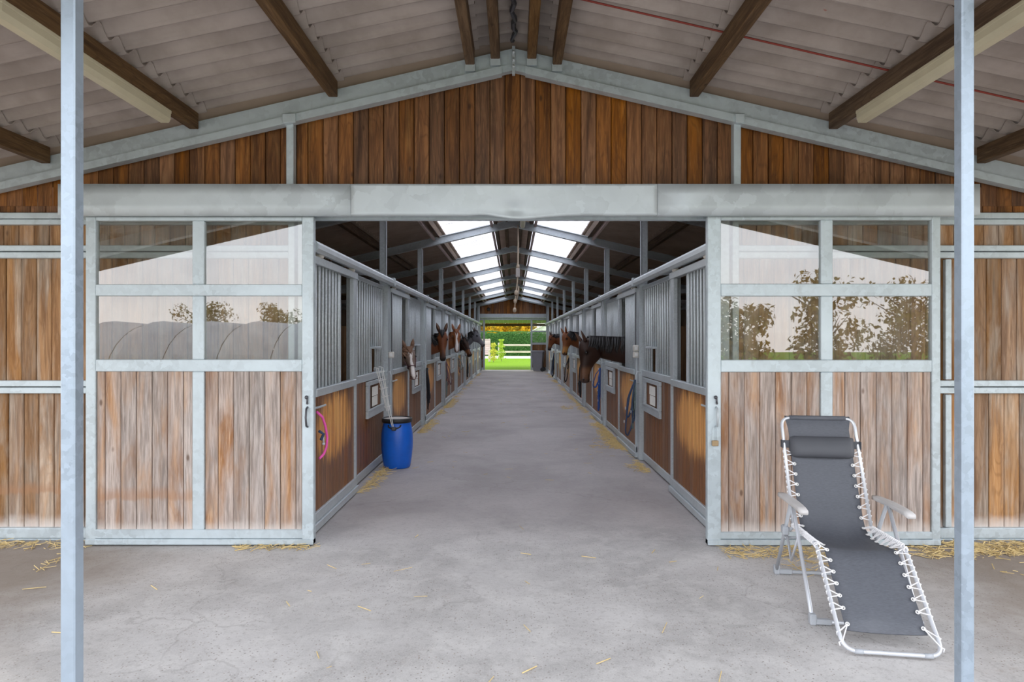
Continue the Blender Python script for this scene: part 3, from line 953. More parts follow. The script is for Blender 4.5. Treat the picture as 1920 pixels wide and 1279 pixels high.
# ---------------- outer side walls and stall partitions
for sx, nm in ((-1, 'wall_left'), (1, 'wall_right')):
    w = struct(nm, 'timber outer wall behind the stalls on the %s' % ('left' if sx < 0 else 'right'))
    mb = MB(); mb.box(sx*HALF_W, sx*(HALF_W+0.1), 5.1, Y_END, 0, 2.75); mb.build('boarding', 'wood_dark', w)
    for k, y in enumerate(POSTS):
        if k == 0: continue
        mb = MB(); mb.box(sx*1.78, sx*(HALF_W-0.02), y-0.02, y+0.02, 0.02, 1.75); mb.build('partition', 'wood_dark', w)
        mb = MB(); mb.cbox(sx*1.78, sx*(HALF_W-0.02), y-0.03, y+0.03, 2.42, 2.50, 0.004)
        mb.build('partition_rail', 'steel_in', w)
    mb = MB(); mb.box(sx*1.80, sx*(HALF_W-0.02), 5.15, Y_END-0.1, 0.0, 0.06)
    bed = mb.build('straw_bedding', 'dark_earth'); tag(bed, 'trodden straw bedding inside the %s stalls' % ('left' if sx < 0 else 'right'), 'bedding', None, 'stuff')

# ---------------- back wall
wb = struct('wall_back', 'brown boarded far gable wall around the rear doorway')
YB = Y_END
OX0, OX1 = PX(897, YB), PX(1024, YB)
OZ = PZ(596, YB)
def gz2(x): return (OZ+0.18, RIDGE_S - SLOPE*abs(x))
PW_keep = PW; PW = 0.16
planks_y(wb, OX0, OX1, gz2, 'wood_gable', YB)
planks_y(wb, -HALF_W, OX0-0.09, lambda x: (0, RIDGE_S - SLOPE*abs(x)), 'wood_gable', YB)
planks_y(wb, OX1+0.09, HALF_W, lambda x: (0, RIDGE_S - SLOPE*abs(x)), 'wood_gable', YB)
PW = PW_keep
for a, b_, za, zb_, y in ((OX0-0.09, OX0, 0, 3.25, YB-0.03), (OX1, OX1+0.09, 0, 3.25, YB-0.03), (OX0, OX1, OZ, OZ+0.2, YB-0.04), (OX0, OX1, OZ-0.10, OZ-0.02, YB+0.06)):
    mb = MB(); mb.cbox(a, b_, y, YB+0.1, za, zb_, 0.004); mb.build('frame_member', 'steel_in', wb)
for sx in (-1, 1):
    mb = MB(); slope_bar(mb, sx, 0, HALF_W, RIDGE_B-0.03, RIDGE_B+0.12, YB-0.08, YB-0.01); mb.build('rafter', 'steel_in', wb)
    mb = MB(); slope_bar(mb, sx, 0, HALF_W, RIDGE_S-1.2, RIDGE_S+0.075, YB+0.026, YB+0.04); mb.v = [(x, y, max(z, OZ+0.19)) for x, y, z in mb.v]; mb.build('backing_board', 'wood_dark', wb)
# rear doors hang outside
def rear_door(name, label, x0, x1):
    d = struct(name, label, ((x0+x1)/2, YB+0.13, 0)); ox = (x0+x1)/2
    def bx(nm, a, b_, za, zb_, mat='steel_in'):
        mb = MB(); mb.cbox(a-ox, b_-ox, 0, 0.05, za, zb_, 0.004); mb.build(nm, mat, d)
    fw = 0.09; zt = OZ-0.02
    zs = [PZ(646.5, YB), PZ(642.5, YB), PZ(623, YB), PZ(620, YB)]
    bx('stile', x0, x0+fw, 0.02, zt); bx('stile', x1-fw, x1, 0.02, zt)
    bx('bottom_rail', x0+fw, x1-fw, 0.02, 0.14); bx('top_rail', x0+fw, x1-fw, zt-0.1, zt)
    bx('middle_rail', x0+fw, x1-fw, zs[0], zs[1]); bx('middle_rail', x0+fw, x1-fw, zs[2], zs[3])
    for za, zb_ in ((zs[1], zs[2]), (zs[3], zt-0.1)):
        mb = MB(); mb.box(x0+fw-ox, x1-fw-ox, 0.02, 0.026, za, zb_); mb.build('pane', 'glass_rear', d)
    n = max(2, int((x1-x0-2*fw)/0.12)); w = (x1-x0-2*fw)/n
    for i in range(n):
        link('plank', plank_mesh(w-0.001, 0.02, round(zs[0]-0.14, 2), 'wood_gable'), d, (x0+fw+w*(i+0.5)-ox, 0.015, 0.14))
M['glass_rear'] = glass_mat('rear_door_glass', 1.45, (0.9, 0.92, 0.88), 0.12)
rear_door('door_3', 'right rear sliding door with two panes beyond the grey wheeled bin', PX(995, YB), PX(995, YB)+1.75)
rear_door('door_4', 'left rear sliding door edge beside the grey horse head', PX(909, YB)-1.75, PX(909, YB))
# rear lean-to: greenish ribbed sheets on a timber beam
lean = struct('ceiling_rear', 'greenish translucent rear canopy on a timber beam')
x = -3.0
while x < 3.0:
    mb = MB()
    mb.add([(x, YB+0.22, 2.80), (x+0.255, YB+0.22, 2.80), (x+0.255, YB+5.0, 2.50), (x, YB+5.0, 2.50),
            (x, YB+0.22, 2.83), (x+0.255, YB+0.22, 2.83), (x+0.255, YB+5.0, 2.53), (x, YB+5.0, 2.53)],
           [(0,3,2,1),(4,5,6,7),(0,1,5,4),(1,2,6,5),(2,3,7,6),(3,0,4,7)])
    mb.build('roof_sheet', 'green_sheet', lean)
    mb = MB(); mb.add([(x-0.015, YB+0.22, 2.77), (x, YB+0.22, 2.77), (x, YB+5.0, 2.47), (x-0.015, YB+5.0, 2.47),
            (x-0.015, YB+0.22, 2.80), (x, YB+0.22, 2.80), (x, YB+5.0, 2.50), (x-0.015, YB+5.0, 2.50)],
           [(0,3,2,1),(4,5,6,7),(0,1,5,4),(1,2,6,5),(2,3,7,6),(3,0,4,7)])
    mb.build('rib', 'steel_in', lean)
    x += 0.27
mb = MB(); mb.cbox(-3.2, 3.2, YB+4.95, YB+5.07, 2.33, 2.49, 0.005); mb.build('beam', 'wood_purlin', lean)
for xx in (-3.1, 3.1):
    mb = MB(); mb.cbox(xx-0.06, xx+0.06, YB+4.95, YB+5.07, 0, 2.34, 0.005); mb.build('post', 'wood_purlin', lean)

# ---------------- sliding rails along both stall rows (trim)
for sx, nm in ((-1, 'trim_1'), (1, 'trim_2')):
    t = struct(nm, 'steel sliding rail over the %s row of stalls' % ('left' if sx < 0 else 'right'))
    for k in range(NST):
        mb = MB()
        y0, y1 = POSTS[k]+0.01, POSTS[k+1]-0.01
        r = 0.038
        ring = [(math.cos(a), math.sin(a)) for a in [math.pi*2*(i+0.5)/8 for i in range(8)]]
        vs = [(sx*1.60 + c*r*1.1, y, 2.325 + s_*r*1.25) for y in (y0, y1) for c, s_ in ring]
        mb.add(vs, [(i, (i+1) % 8, 8+(i+1) % 8, 8+i) for i in range(8)] + [tuple(range(8)), tuple(range(15, 7, -1))])
        mb.build('rail_length', 'steel_in', t)
        mb = MB(); mb.cbox(sx*1.56, sx*1.69, POSTS[k+1]-0.045, POSTS[k+1]+0.045, 2.275, 2.385, 0.006)
        mb.build('rail_bracket', 'steel_in', t)

# ================================================================== CANOPY POSTS
for nm, x0, x1, lab in (('left', PX(113.5, 2.55), PX(141, 2.55), 'left square galvanised post holding up the front canopy'),
                        ('right', PX(1804, 2.55), PX(1828, 2.55), 'right square galvanised post beside the recliner holding up the canopy')):
    xc = (x0+x1)/2
    p = thing('canopy_post', lab, 'post', (xc, 2.575, 0), group='canopy posts')
    h = (x1-x0)/2
    mb = MB(); mb.cbox(-h, h, -h, h, 0.01, RIDGE_S - SLOPE*abs(xc) - 0.26, 0.005); mb.build('shaft', 'steel_post', p)
    mb = MB(); mb.cbox(-0.08, 0.08, -0.08, 0.08, 0, 0.01, 0.003); mb.build('base_plate', 'steel', p)

# ================================================================== STALLS
ORD = ['nearest', 'second', 'third', 'fourth', 'fifth', 'sixth', 'seventh', 'farthest']
tube_cache = {}
def bar_mesh(r, h, mat='steel_tube', n=10):
    key = (r, round(h, 3), mat)
    if key not in tube_cache:
        mb = MB(); mb.tube([(0, 0, 0), (0, 0, h)], r, n)
        tube_cache[key] = mb.mesh('bar', mat, False)
        tube_cache[key].shade_smooth()
    return tube_cache[key]

ZS = 1.16      # sill height
ZT = 2.20      # top of the sliding door
def stall_door(sx, k):
    side = 'left' if sx < 0 else 'right'
    lab = ('%s sliding stall door from the front in the %s row, boards below bars' % (ORD[k], side))
    if k == 0: lab = 'sliding stall door just inside the %s front door, boards below bars' % side
    if k == 7: lab = 'sliding stall door at the far end of the %s row' % side
    root = thing('stall_door', lab, 'stall door', (sx*AX, POSTS[k], 0), group='sliding stall doors')
    L = 1.52
    o = sx   # outward (into stall) direction along x
    def bx(nm, y0, y1, z0, z1, x0=0.0, x1=0.045, mat='steel_in', c=0.004, parent=root):
        mb = MB(); mb.cbox(o*x0, o*x1, y0, y1, z0, z1, c); return mb.build(nm, mat, parent)
    bx('stile', 0.05, 0.13, 0.05, ZT); bx('stile', L-0.13, L, ZS, ZT); bx('stile', L-0.06, L, 0.05, ZS)
    bx('top_rail', 0.05, L, ZT-0.005, ZT+0.06, -0.012, 0.05)
    bx('sill', 0.13, L-0.06, ZS-0.055, ZS+0.01, -0.012, 0.05)
    bx('bottom_rail', 0.05, L, 0.075, 0.155, -0.004, 0.048)
    bx('kick_strip', 0.03, L, 0.012, 0.073, -0.02, 0.05)
    # sliding bar grille covers the near two thirds
    bx('grille_stile', 0.95, 0.985, ZS+0.01, ZT-0.005, 0.02, 0.045)
    nb = 8
    for i in range(nb):
        link('bar', bar_mesh(0.0135, ZT-ZS-0.015), root, (o*0.022, 0.19+0.1*i, ZS+0.01))
    # boards
    y = 0.13; n = 11; w = (L-0.06-0.13)/n
    if k < 3:
        for i in range(n):
            link('plank', plank_mesh(w-0.002, 0.02, ZS-0.055-0.155, 'wood_stall', '+X' if sx < 0 else '-X'), root, (o*0.016, 0.13+w*(i+0.5), 0.155))
    else:
        mb = MB()
        for i in range(n): mb.cbox(o*0.016, o*0.036, 0.13+w*i+0.001, 0.13+w*(i+1)-0.001, 0.155, ZS-0.055, 0.003)
        b_ = mb.build('boards', 'wood_stall', root); b_['kind'] = 'stuff'
    # roller hangers
    for yy in (0.25, L-0.2):
        mb = MB(); mb.tube([(o*0.0, yy-0.03, ZT+0.075), (o*0.0, yy+0.03, ZT+0.075)], 0.026, 10)
        mb.cbox(o*-0.01, o*0.02, yy-0.012, yy+0.012, ZT+0.05, ZT+0.11, 0.003)
        mb.build('roller', 'box_grey', root)
    # slide bolt
    if k < 3:
        mb = MB(); mb.tube([(o*-0.01, 0.10, 1.02), (o*-0.02, 0.17, 1.02), (o*-0.02, 0.34, 1.02)], 0.009, 8)
        mb.build('bolt', 'steel_in', root)
    return root

def stall_panel(sx, k):
    side = 'left' if sx < 0 else 'right'
    lab = '%s fixed stall front of the %s row with bars, hatch and name frame' % (ORD[k], side)
    if k == 0: lab = 'fixed stall front nearest the entrance on the %s with hatch and name frame' % side
    if k == 7: lab = 'last fixed stall front at the far end of the %s row' % side
    root = thing('stall_front', lab, 'stall front', (sx*(AX+0.06), POSTS[k], 0), group='fixed stall fronts')
    o = sx
    A, B = 1.50, PITCH-0.05
    def bx(nm, y0, y1, z0, z1, x0=0.0, x1=0.045, mat='steel_in', c=0.004, parent=root):
        mb = MB(); mb.cbox(o*x0, o*x1, y0, y1, z0, z1, c); return mb.build(nm, mat, parent)
    bx('frame_upright', A, A+0.05, 0.02, ZT+0.04)
    bx('sill', A+0.05, B-0.05, ZS-0.06, ZS+0.02, -0.012, 0.05)
    bx('top_rail', A+0.05, B-0.05, ZT+0.02, ZT+0.07)
    bx('bottom_rail', A+0.05, B-0.05, 0.02, 0.11)
    # main post, with the upright that carries the rafter
    bx('post', B-0.05, PITCH+0.045, 0.0, 2.30, -0.045, 0.055)
    zr = RIDGE_B - SLOPE*(AX+0.12)
    bx('upright', PITCH-0.045, PITCH+0.045, 2.30, zr, 0.0, 0.08)
    # cable pipe clipped to the upright
    if k < 3:
        mb = MB(); mb.tube([(o*-0.012, PITCH-0.05, 2.36), (o*-0.012, PITCH-0.05, zr-0.02)], 0.011, 8); mb.build('conduit', 'grey_plastic', root)
    # bars, with a feed hatch left open
    Y = A+0.10; i = 0
    hatch = (2.50, 2.76)
    while Y < B-0.06:
        z0 = ZS+0.02
        if hatch[0] < Y < hatch[1]: z0 = 1.47
        link('bar', bar_mesh(0.0145, ZT+0.03-z0), root, (o*0.02, Y, z0)); Y += 0.118
    h = bx('hatch_frame', hatch[0]-0.03, hatch[0], ZS+0.02, 1.47, 0.0, 0.04)
    bx('hatch_lip', hatch[0]-0.06, hatch[1]+0.04, 1.465, 1.49, -0.05, 0.04, 'steel_in')
    # boards
    n = 13; y0 = A+0.05; w = (B-0.05-y0)/n
    if k < 3:
        for i in range(n):
            link('plank', plank_mesh(w-0.002, 0.02, ZS-0.06-0.11, 'wood_stall', '+X' if sx < 0 else '-X'), root, (o*0.014, y0+w*(i+0.5), 0.11))
    else:
        mb = MB()
        for i in range(n): mb.cbox(o*0.014, o*0.034, y0+w*i+0.001, y0+w*(i+1)-0.001, 0.11, ZS-0.06, 0.003)
        b_ = mb.build('boards', 'wood_stall', root); b_['kind'] = 'stuff'
    # name frame: steel flap with a sheet of paper
    fa, fb, fz0, fz1 = 2.22, 3.16, 0.665, 1.09
    fr = MB()
    fr.cbox(o*-0.02, o*0.012, fa, fb, fz0, fz0+0.085, 0.003)
    fr.cbox(o*-0.02, o*0.012, fa, fb, fz1-0.05, fz1, 0.003)
    fr.cbox(o*-0.02, o*0.012, fa, fa+0.11, fz0+0.087, fz1-0.052, 0.003)
    fr.cbox(o*-0.02, o*0.012, fb-0.11, fb, fz0+0.087, fz1-0.052, 0.003)
    fr.cbox(o*-0.026, o*0.0, fa+0.02, fb-0.02, fz0+0.075, fz0+0.10, 0.003)
    f_ = fr.build('name_frame', 'steel_in', root)
    if k < 7:
        mb = MB()
        mb.box(o*-0.004, o*-0.002, fa+0.27, fa+0.60, fz0+0.235, fz0+0.345)
        mb.box(o*-0.004, o*-0.002, fa+0.27, fa+0.58, fz0+0.115, fz0+0.228)
        mb.build('paper', 'paper', f_)
    # hook for the halter
    mb = MB(); yh = PITCH-0.12
    mb.tube([(o*-0.03, yh, ZS-0.02), (o*-0.07, yh, ZS+0.0), (o*-0.09, yh, ZS-0.05), (o*-0.085, yh, ZS-0.14), (o*-0.05, yh, ZS-0.16)], 0.008, 8)
    mb.build('hook', 'steel_tube', root, smooth_=True)
    return root

for sx in (-1, 1):
    for k in range(NST):
        stall_door(sx, k)
        stall_panel(sx, k)

# switch boxes on the posts
def switch_box(sx, k, two, label):
    y = POSTS[k] - 0.045
    r = thing('switch_box', label, 'switch', (sx*(AX+0.005), y, 1.335), group='switch boxes on stall posts')
    for i in range(2 if two else 1):
        mb = MB(); mb.cbox(-0.035, 0.035, -0.045, 0.02, 0.0+0.085*i, 0.08+0.085*i, 0.008); b_ = mb.build('housing', 'box_grey', r)
        mb = MB(); mb.cbox(-0.02, 0.02, -0.052, -0.044, 0.02+0.085*i, 0.06+0.085*i, 0.004); mb.build('rocker', 'white', b_)
    mb = MB(); mb.tube([(0, 0.0, 0.08*(2 if two else 1)), (0, 0.0, 0.86)], 0.008, 8); mb.build('conduit', 'iron', r)
    r.location.x = sx*(AX - 0.02)
switch_box(1, 1, True, 'double grey switch box on the first right-hand stall post')
switch_box(-1, 1, False, 'single grey switch box on the first left-hand stall post')

# ================================================================== HALTERS AND ROPES
def hang_loop(sx, ztop, zlow, e0, e1, n=16, wob=0.0, seed=0):
    """strap loop hanging from the hook; e0, e1: how far its two strands stand out over the aisle"""
    rnd = random.Random(seed)
    yo = rnd.uniform(-0.05, 0.05)
    pts = []
    for i in range(n):
        t = i/(n-1)
        w = math.sin(math.pi*t)
        e = (e0 + (e1-e0)*(t*t*(3-2*t)))*w**0.55
        z = ztop - (ztop-zlow)*w**0.75 + rnd.uniform(-wob, wob)
        pts.append((-sx*(0.01 + e) + rnd.uniform(-wob, wob), yo*w + (0.09*(t-0.5))*w + rnd.uniform(-wob, wob), z))
    return pts
def halter(name, sx, k, spec, label, mat, mat2=None):
    y = POSTS[k] - 0.12; x = sx*(AX-0.035)
    r = thing(name, label, 'halter', (x, y, 0), group='halters hung on stall hooks')
    for i, (nm, r_, zl, d0, d1, flat, m_) in enumerate(spec):
        mb = MB(); mb.tube(hang_loop(sx, 1.05, zl, d0, d1, wob=0.006, seed=k*31+i*7+(sx > 0)), r_*0.75, 7, flat=flat)
        mb.build(nm, m_, r, smooth_=True)
        zz = 1.05 - (1.05-zl)*0.75; ee = d0*0.8
        mb = MB()
        ring = [(-sx*(0.012+ee), 0.018*math.cos(a), zz+0.018*math.sin(a)) for a in [q*math.pi/5 for q in range(10)]]
        mb.tube(ring, 0.004, 6, closed=True)
        mb.build('ring', 'steel_tube', r)
    return r
halter('halter', 1, 1, [('cheek_strap', .018, .66, .0, .05, .4, 'grey_rope'), ('crown_strap', .02, .50, .06, -.0, .4, 'navy'), ('noseband', .022, .56, .15, .03, .5, 'navy'),
       ('lead_rope', .013, .33, .17, .02, 1, 'navy'), ('throat_strap', .016, .42, .02, .04, .4, 'grey_rope')], 'navy and grey-green halter hanging on the first right-hand stall post', 'navy')
halter('halter', 1, 2, [('cheek_strap', .02, .68, .03, .0, .4, 'blue_rope'), ('noseband', .022, .70, .17, .03, .5, 'blue_rope'), ('crown_strap', .02, .52, .06, .0, .4, 'navy'),
       ('lead_rope', .016, .27, .05, .0, 1, 'blue_rope')], 'bright blue halter and lead rope hanging on the second right-hand stall post', 'blue_rope')
halter('halter', 1, 3, [('cheek_strap', .02, .55, .02, .06, .4, 'black_rope'), ('noseband', .024, .42, .08, .0, .5, 'black_rope'), ('lead_rope', .018, .22, .04, .0, 1, 'black_rope'), ('crown_strap', .02, .32, .07, .03, .4, 'black_rope')],
       'black halter hanging below the dark bay horse muzzle', 'black_rope')
halter('halter', 1, 4, [('lead_rope', .018, .36, .16, .02, 1, 'black_rope'), ('cheek_strap', .026, .72, .06, .0, .5, 'black_rope')], 'black rope loop halter hanging below the second right-hand horse', 'black_rope')
halter('halter', 1, 6, [('lead_rope', .026, .12, .12, .0, 1, 'black_rope'), ('cheek_strap', .03, .4, .1, .0, .6, 'black_rope'), ('noseband', .03, .22, .05, .1, .6, 'navy')], 'bulky black halter hanging below the farthest right-hand horse', 'black_rope')
halter('halter', -1, 2, [('cheek_strap', .016, .62, .04, .0, .4, 'grey_rope'), ('lead_rope', .016, .42, .06, .01, 1, 'black_rope'), ('noseband', .03, .46, .07, .0, .7, 'black_rope'), ('crown_strap', .022, .30, .04, .0, .5, 'black_rope')],
       'black halter bundle hanging beside the pony on the left row', 'black_rope')
halter('halter', -1, 3, [('cheek_strap', .034, .50, .06, .0, .35, 'leather'), ('crown_strap', .034, .60, .04, .0, .35, 'leather'), ('lead_rope', .016, .22, .0, .02, 1, 'grey_rope'), ('noseband', .026, .52, .17, .05, .5, 'leather')],
       'purple-brown halter hanging below the bay horse on the left row', 'leather')
halter('halter', -1, 4, [('cheek_strap', .02, .62, .07, .0, .5, 'leather'), ('lead_rope', .016, .72, .15, .02, 1, 'grey_rope')], 'thin halter hanging below the chestnut horse', 'leather')
halter('halter', -1, 5, [('cheek_strap', .03, .42, .06, .0, .5, 'black_rope'), ('noseband', .03, .3, .04, .0, .6, 'black_rope')], 'black halter hanging below the dark brown lowered horse head', 'black_rope')
# pink rope on the nearest left stall door
pk = thing('lead_rope', 'bright pink lead rope looped on the nearest left stall door', 'rope', (-AX+0.03, 5.30, 0))
mb = MB(); zt_ = 1.0
mb.tube([(0.0, -0.08, 0.99), (0.02, 0.0, 0.94), (0.03, 0.05, 0.86), (0.035, 0.085, 0.76), (0.035, 0.06, 0.68), (0.03, 0.0, 0.635), (0.02, -0.08, 0.615)], 0.0105, 8)
mb.build('rope', 'pink', pk, smooth_=True)
mb = MB(); mb.tube([(0.01, -0.05, 0.83), (0.03, 0.0, 0.80), (0.02, -0.04, 0.76)], 0.012, 8)
mb.build('strap', 'navy', pk, smooth_=True)
mb = MB(); mb.tube([(0.03, -0.01, 0.78), (0.03, 0.0, 0.73)], 0.007, 8); mb.sphere((0.03, 0.0, 0.72), 0.013)
mb.build('snap_hook', 'steel_tube', pk, smooth_=True)

# ================================================================== BLUE BARREL AND FENCE STAKES
bxp, byp = PX(744.5, 7.98), 7.98
br = thing('barrel', 'blue plastic barrel with black lid ring standing by the left stalls', 'barrel', (bxp, byp, 0))
mb = MB()
mb.lathe([(0.150, 0.0), (0.162, 0.012), (0.170, 0.06), (0.183, 0.14), (0.192, 0.24), (0.194, 0.33), (0.190, 0.42), (0.178, 0.50), (0.168, 0.545), (0.170, 0.555), (0.170, 0.575)], 40)
mb.build('drum', 'blue', br, smooth_=True)
mb = MB(); mb.lathe([(0.172, 0.555), (0.184, 0.558), (0.187, 0.585), (0.186, 0.605), (0.176, 0.612), (0.168, 0.605), (0.168, 0.565)], 40)
mb.build('clamp_ring', 'black', br, smooth_=True)
mb = MB(); mb.lathe([(0.168, 0.575), (0.168, 0.598), (0.150, 0.602), (0.0005, 0.602)], 40)
mb.build('lid', 'lid_grey', br)
mb = MB()
mb.tube([(-0.075, -0.165, 0.535), (-0.065, -0.195, 0.515), (-0.03, -0.205, 0.505), (0.03, -0.205, 0.505), (0.065, -0.195, 0.515), (0.075, -0.165, 0.535)], 0.009, 8)
mb.build('handle', 'black', br, smooth_=True)
mb = MB(); mb.cbox(-0.03, 0.025, -0.215, -0.175, 0.475, 0.52, 0.008); mb.build('latch', 'iron', br)
# white plastic fence stakes leaning on the stall sill, feet caught at the barrel handle
bot = Vector((bxp-0.02, byp-0.215, 0.525))
for i, (tx, ty, tz, lab) in enumerate(((-AX+0.005, 7.55, 1.235, 'white plastic fence stake leaning against the stall sill, nearer one'),
                                       (-AX+0.005, 7.82, 1.235, 'white plastic fence stake leaning against the stall sill, farther one'))):
    top = Vector((tx+0.03, ty, tz))
    b0 = bot + Vector((0.012*i, 0.01*i, 0.0))
    s_ = thing('fence_stake', lab, 'stake', tuple(b0), group='white fence stakes by the barrel')
    v = top - b0
    n_ = v.normalized(); side = n_.cross(Vector((0, 1, 0))).normalized()
    mb = MB(); mb.tube([(0, 0, 0), tuple(v*0.5 + side*0.006), tuple(v)], 0.005, 6)
    mb.tube([tuple(v*0.28+side*0.018), tuple(v + side*0.022)], 0.0045, 6)
    mb.build('rod', 'white', s_)
    mb = MB()
    for q in (0.35, 0.52, 0.66, 0.8, 0.93):
        c = v*q; mb.tube([tuple(c - side*0.02), tuple(c + side*0.035), tuple(c+side*0.035+n_*0.018)], 0.004, 6)
    mb.build('lug', 'white', s_)
    mb = MB(); mb.tube([tuple(v), tuple(v + Vector((-0.05, 0.02, 0.012))), tuple(v + Vector((-0.06, 0.05, -0.02)))], 0.005, 6)
    mb.build('top_hook', 'white', s_)

# ================================================================== LAMPS AND HANGING ROPE
def tube_lamp(label, loc, rot, L=1.56):
    r = thing('fluorescent_lamp', label, 'lamp', loc, 0, 'fluorescent strip lamps')
    r.rotation_euler = rot
    def prof(z, w, h): return [(-w/2, 0), (-w*0.48, -h*0.55), (-w*0.3, -h), (w*0.3, -h), (w*0.48, -h*0.55), (w/2, 0)]
    mb = MB(); vs = []; st = [(-L/2, .6), (-L/2+0.03, 1), (L/2-0.03, 1), (L/2, .6)]
    for y, k in st:
        for a, b_ in prof(0, 0.088*k, 0.062*(0.5+0.5*k)): vs.append((a, y, b_))
    n = 6
    fs = [(i*n+j, i*n+(j+1) % n, (i+1)*n+(j+1) % n, (i+1)*n+j) for i in range(3) for j in range(n)] + [tuple(range(n)), tuple(range(4*n-1, 3*n-1, -1))]
    mb.add(vs, fs); mb.build('diffuser', 'lamp_cream', r)
    mb = MB(); mb.cbox(-0.046, 0.046, -L/2+0.02, L/2-0.02, 0.0, 0.028, 0.006); mb.build('housing', 'lamp_cream', r)
    return r
tl = math.atan(SLOPE)
tube_lamp('yellowed strip lamp under the purlin of the left canopy slope', (-2.46, 3.80, RIDGE_S-SLOPE*2.46-0.158), (0, 0, 0))
tube_lamp('yellowed strip lamp under the purlin of the right canopy slope', (2.46, 3.80, RIDGE_S-SLOPE*2.46-0.158), (0, 0, 0))
tube_lamp('strip lamp hanging near the ridge above the aisle', (0.155, 10.45, 3.57), (0, 0, 0))
rp = thing('hanging_rope', 'knotted rope with a salt block hanging from the ridge over the aisle', 'rope', (0.08, 11.75, 0))
pts = [(0.0, 0, 3.66), (0.005, 0, 3.3), (0.0, 0, 2.95), (-0.005, 0, 2.78), (-0.01, 0, 2.62), (-0.03, 0, 2.45), (-0.05, 0, 2.28), (-0.06, 0, 2.12)]
mb = MB(); mb.tube(pts, [0.012, 0.014, 0.016, 0.014, 0.014, 0.014, 0.012, 0.01], 8); mb.build('rope', 'rope', rp, smooth_=True)
mb = MB(); mb.tube([(0.012, 0, 2.55), (0.005, 0.0, 2.40), (-0.03, 0, 2.25)], 0.010, 8); mb.build('rope_strand', 'rope', rp, smooth_=True)
mb = MB(); mb.cbox(-0.04, 0.034, -0.035, 0.035, 2.70, 2.87, 0.015); mb.build('salt_block', 'lid_grey', rp)
for z, x, r_ in ((2.42, -0.028, 0.042), (2.27, -0.05, 0.034), (2.11, -0.06, 0.036), (2.90, 0.0, 0.034)):
    mb = MB(); mb.sphere((x, 0, z), r_, r_, r_*1.3, 10, 8); mb.build('knot', 'rope', rp, smooth_=True)

# lamp heads on the far gable
for x, z, nm, lab, mt in ((PX(876+40, 32.4), PZ(579.5, 32.4), 'floodlight', 'small black floodlight on the far gable boards', 'black'),):
    f = thing(nm, lab, 'lamp', (x, YB-0.02, z))
    mb = MB(); mb.cbox(-0.08, 0.08, -0.10, -0.02, -0.07, 0.05, 0.02); mb.build('head', mt, f)
    mb = MB(); mb.tube([(0, -0.03, 0.04), (0, 0.0, 0.10), (0, 0.03, 0.10)], 0.015, 8); mb.build('bracket', mt, f)

# ================================================================== BINS
def wheelie(loc, label):
    r = thing('wheelie_bin', label, 'bin', loc)
    def ring(w, d, z, yo=0): return [(-w, -d+yo, z), (w, -d+yo, z), (w, d+yo, z), (-w, d+yo, z)]
    mb = MB(); vs = ring(0.21, 0.20, 0.03) + ring(0.275, 0.27, 0.92) + ring(0.29, 0.285, 0.925) + ring(0.29, 0.285, 0.965)
    fs = [(i*4+j, i*4+(j+1) % 4, (i+1)*4+(j+1) % 4, (i+1)*4+j) for i in range(3) for j in range(4)] + [(3, 2, 1, 0), (12, 13, 14, 15)]
    mb.add(vs, fs); mb.build('bin_body', 'bin_grey', r)
    mb = MB(); vs = ring(0.30, 0.30, 0.966) + ring(0.30, 0.30, 0.99) + ring(0.25, 0.24, 1.025)
    fs = [(i*4+j, i*4+(j+1) % 4, (i+1)*4+(j+1) % 4, (i+1)*4+j) for i in range(2) for j in range(4)] + [(3, 2, 1, 0), (8, 9, 10, 11)]
    mb.add(vs, fs); mb.build('lid', 'bin_grey', r)
    for s_ in (-1, 1):
        mb = MB(); mb.tube([(s_*0.19, 0.25, 0.10), (s_*0.25, 0.25, 0.10)], 0.10, 16); mb.build('wheel', 'black', r)
    mb = MB(); mb.tube([(-0.24, 0.30, 0.95), (-0.24, 0.34, 0.95), (0.24, 0.34, 0.95), (0.24, 0.30, 0.95)], 0.014, 8); mb.build('handle', 'black', r)
    return r
wb_ = wheelie((1.20, 31.7, 0), 'tall grey wheeled bin at the right of the rear doorway')
wb_.rotation_euler.z = -math.pi/2 - 0.2
sb = thing('waste_bin', 'small black bin at the left of the rear doorway', 'bin', (PX(899, 32.3), 32.28, 0))
mb = MB(); mb.lathe([(0.10, 0), (0.105, 0.01), (0.135, 0.50), (0.145, 0.505), (0.145, 0.52)], 20); mb.build('bin_body', 'black', sb)
mb = MB(); mb.lathe([(0.15, 0.52), (0.15, 0.55), (0.10, 0.59), (0.03, 0.60)], 20); mb.build('lid', 'black', sb)

# ================================================================== RECLINER
rc = thing('recliner_chair', 'grey mesh folding recliner with white laced frame in front of the right door', 'chair', (1.985, 3.93, 0), math.radians(-8.5))
# local: +y = towards the door (back), -y = feet; x = across
def U(*p): return [Vector(q) for q in p]
def arc_path(pts, r=0.05, n=5):
    """polyline with rounded corners"""
    pts = [Vector(p) for p in pts]
    out = [pts[0]]
    for i in range(1, len(pts)-1):
        a, b_, c = pts[i-1], pts[i], pts[i+1]
        d1 = (a-b_); d2 = (c-b_)
        rr = min(r, d1.length*0.45, d2.length*0.45)
        p1 = b_ + d1.normalized()*rr; p2 = b_ + d2.normalized()*rr
        for k in range(n+1):
            t = k/n
            out.append(p1*(1-t)**2 + b_*2*t*(1-t) + p2*t*t)
    out.append(pts[-1])
    return out
R = 0.0105
FW = 0.231    # half width of the sling frame
BW = 0.275    # half width of the legs
seat_r = (-0.0, 0.13, 0.385); seat_f = (0, -0.36, 0.425)
foot = (0, -0.755, 0.035); back = (0, 0.435, 1.045)
mb = MB()
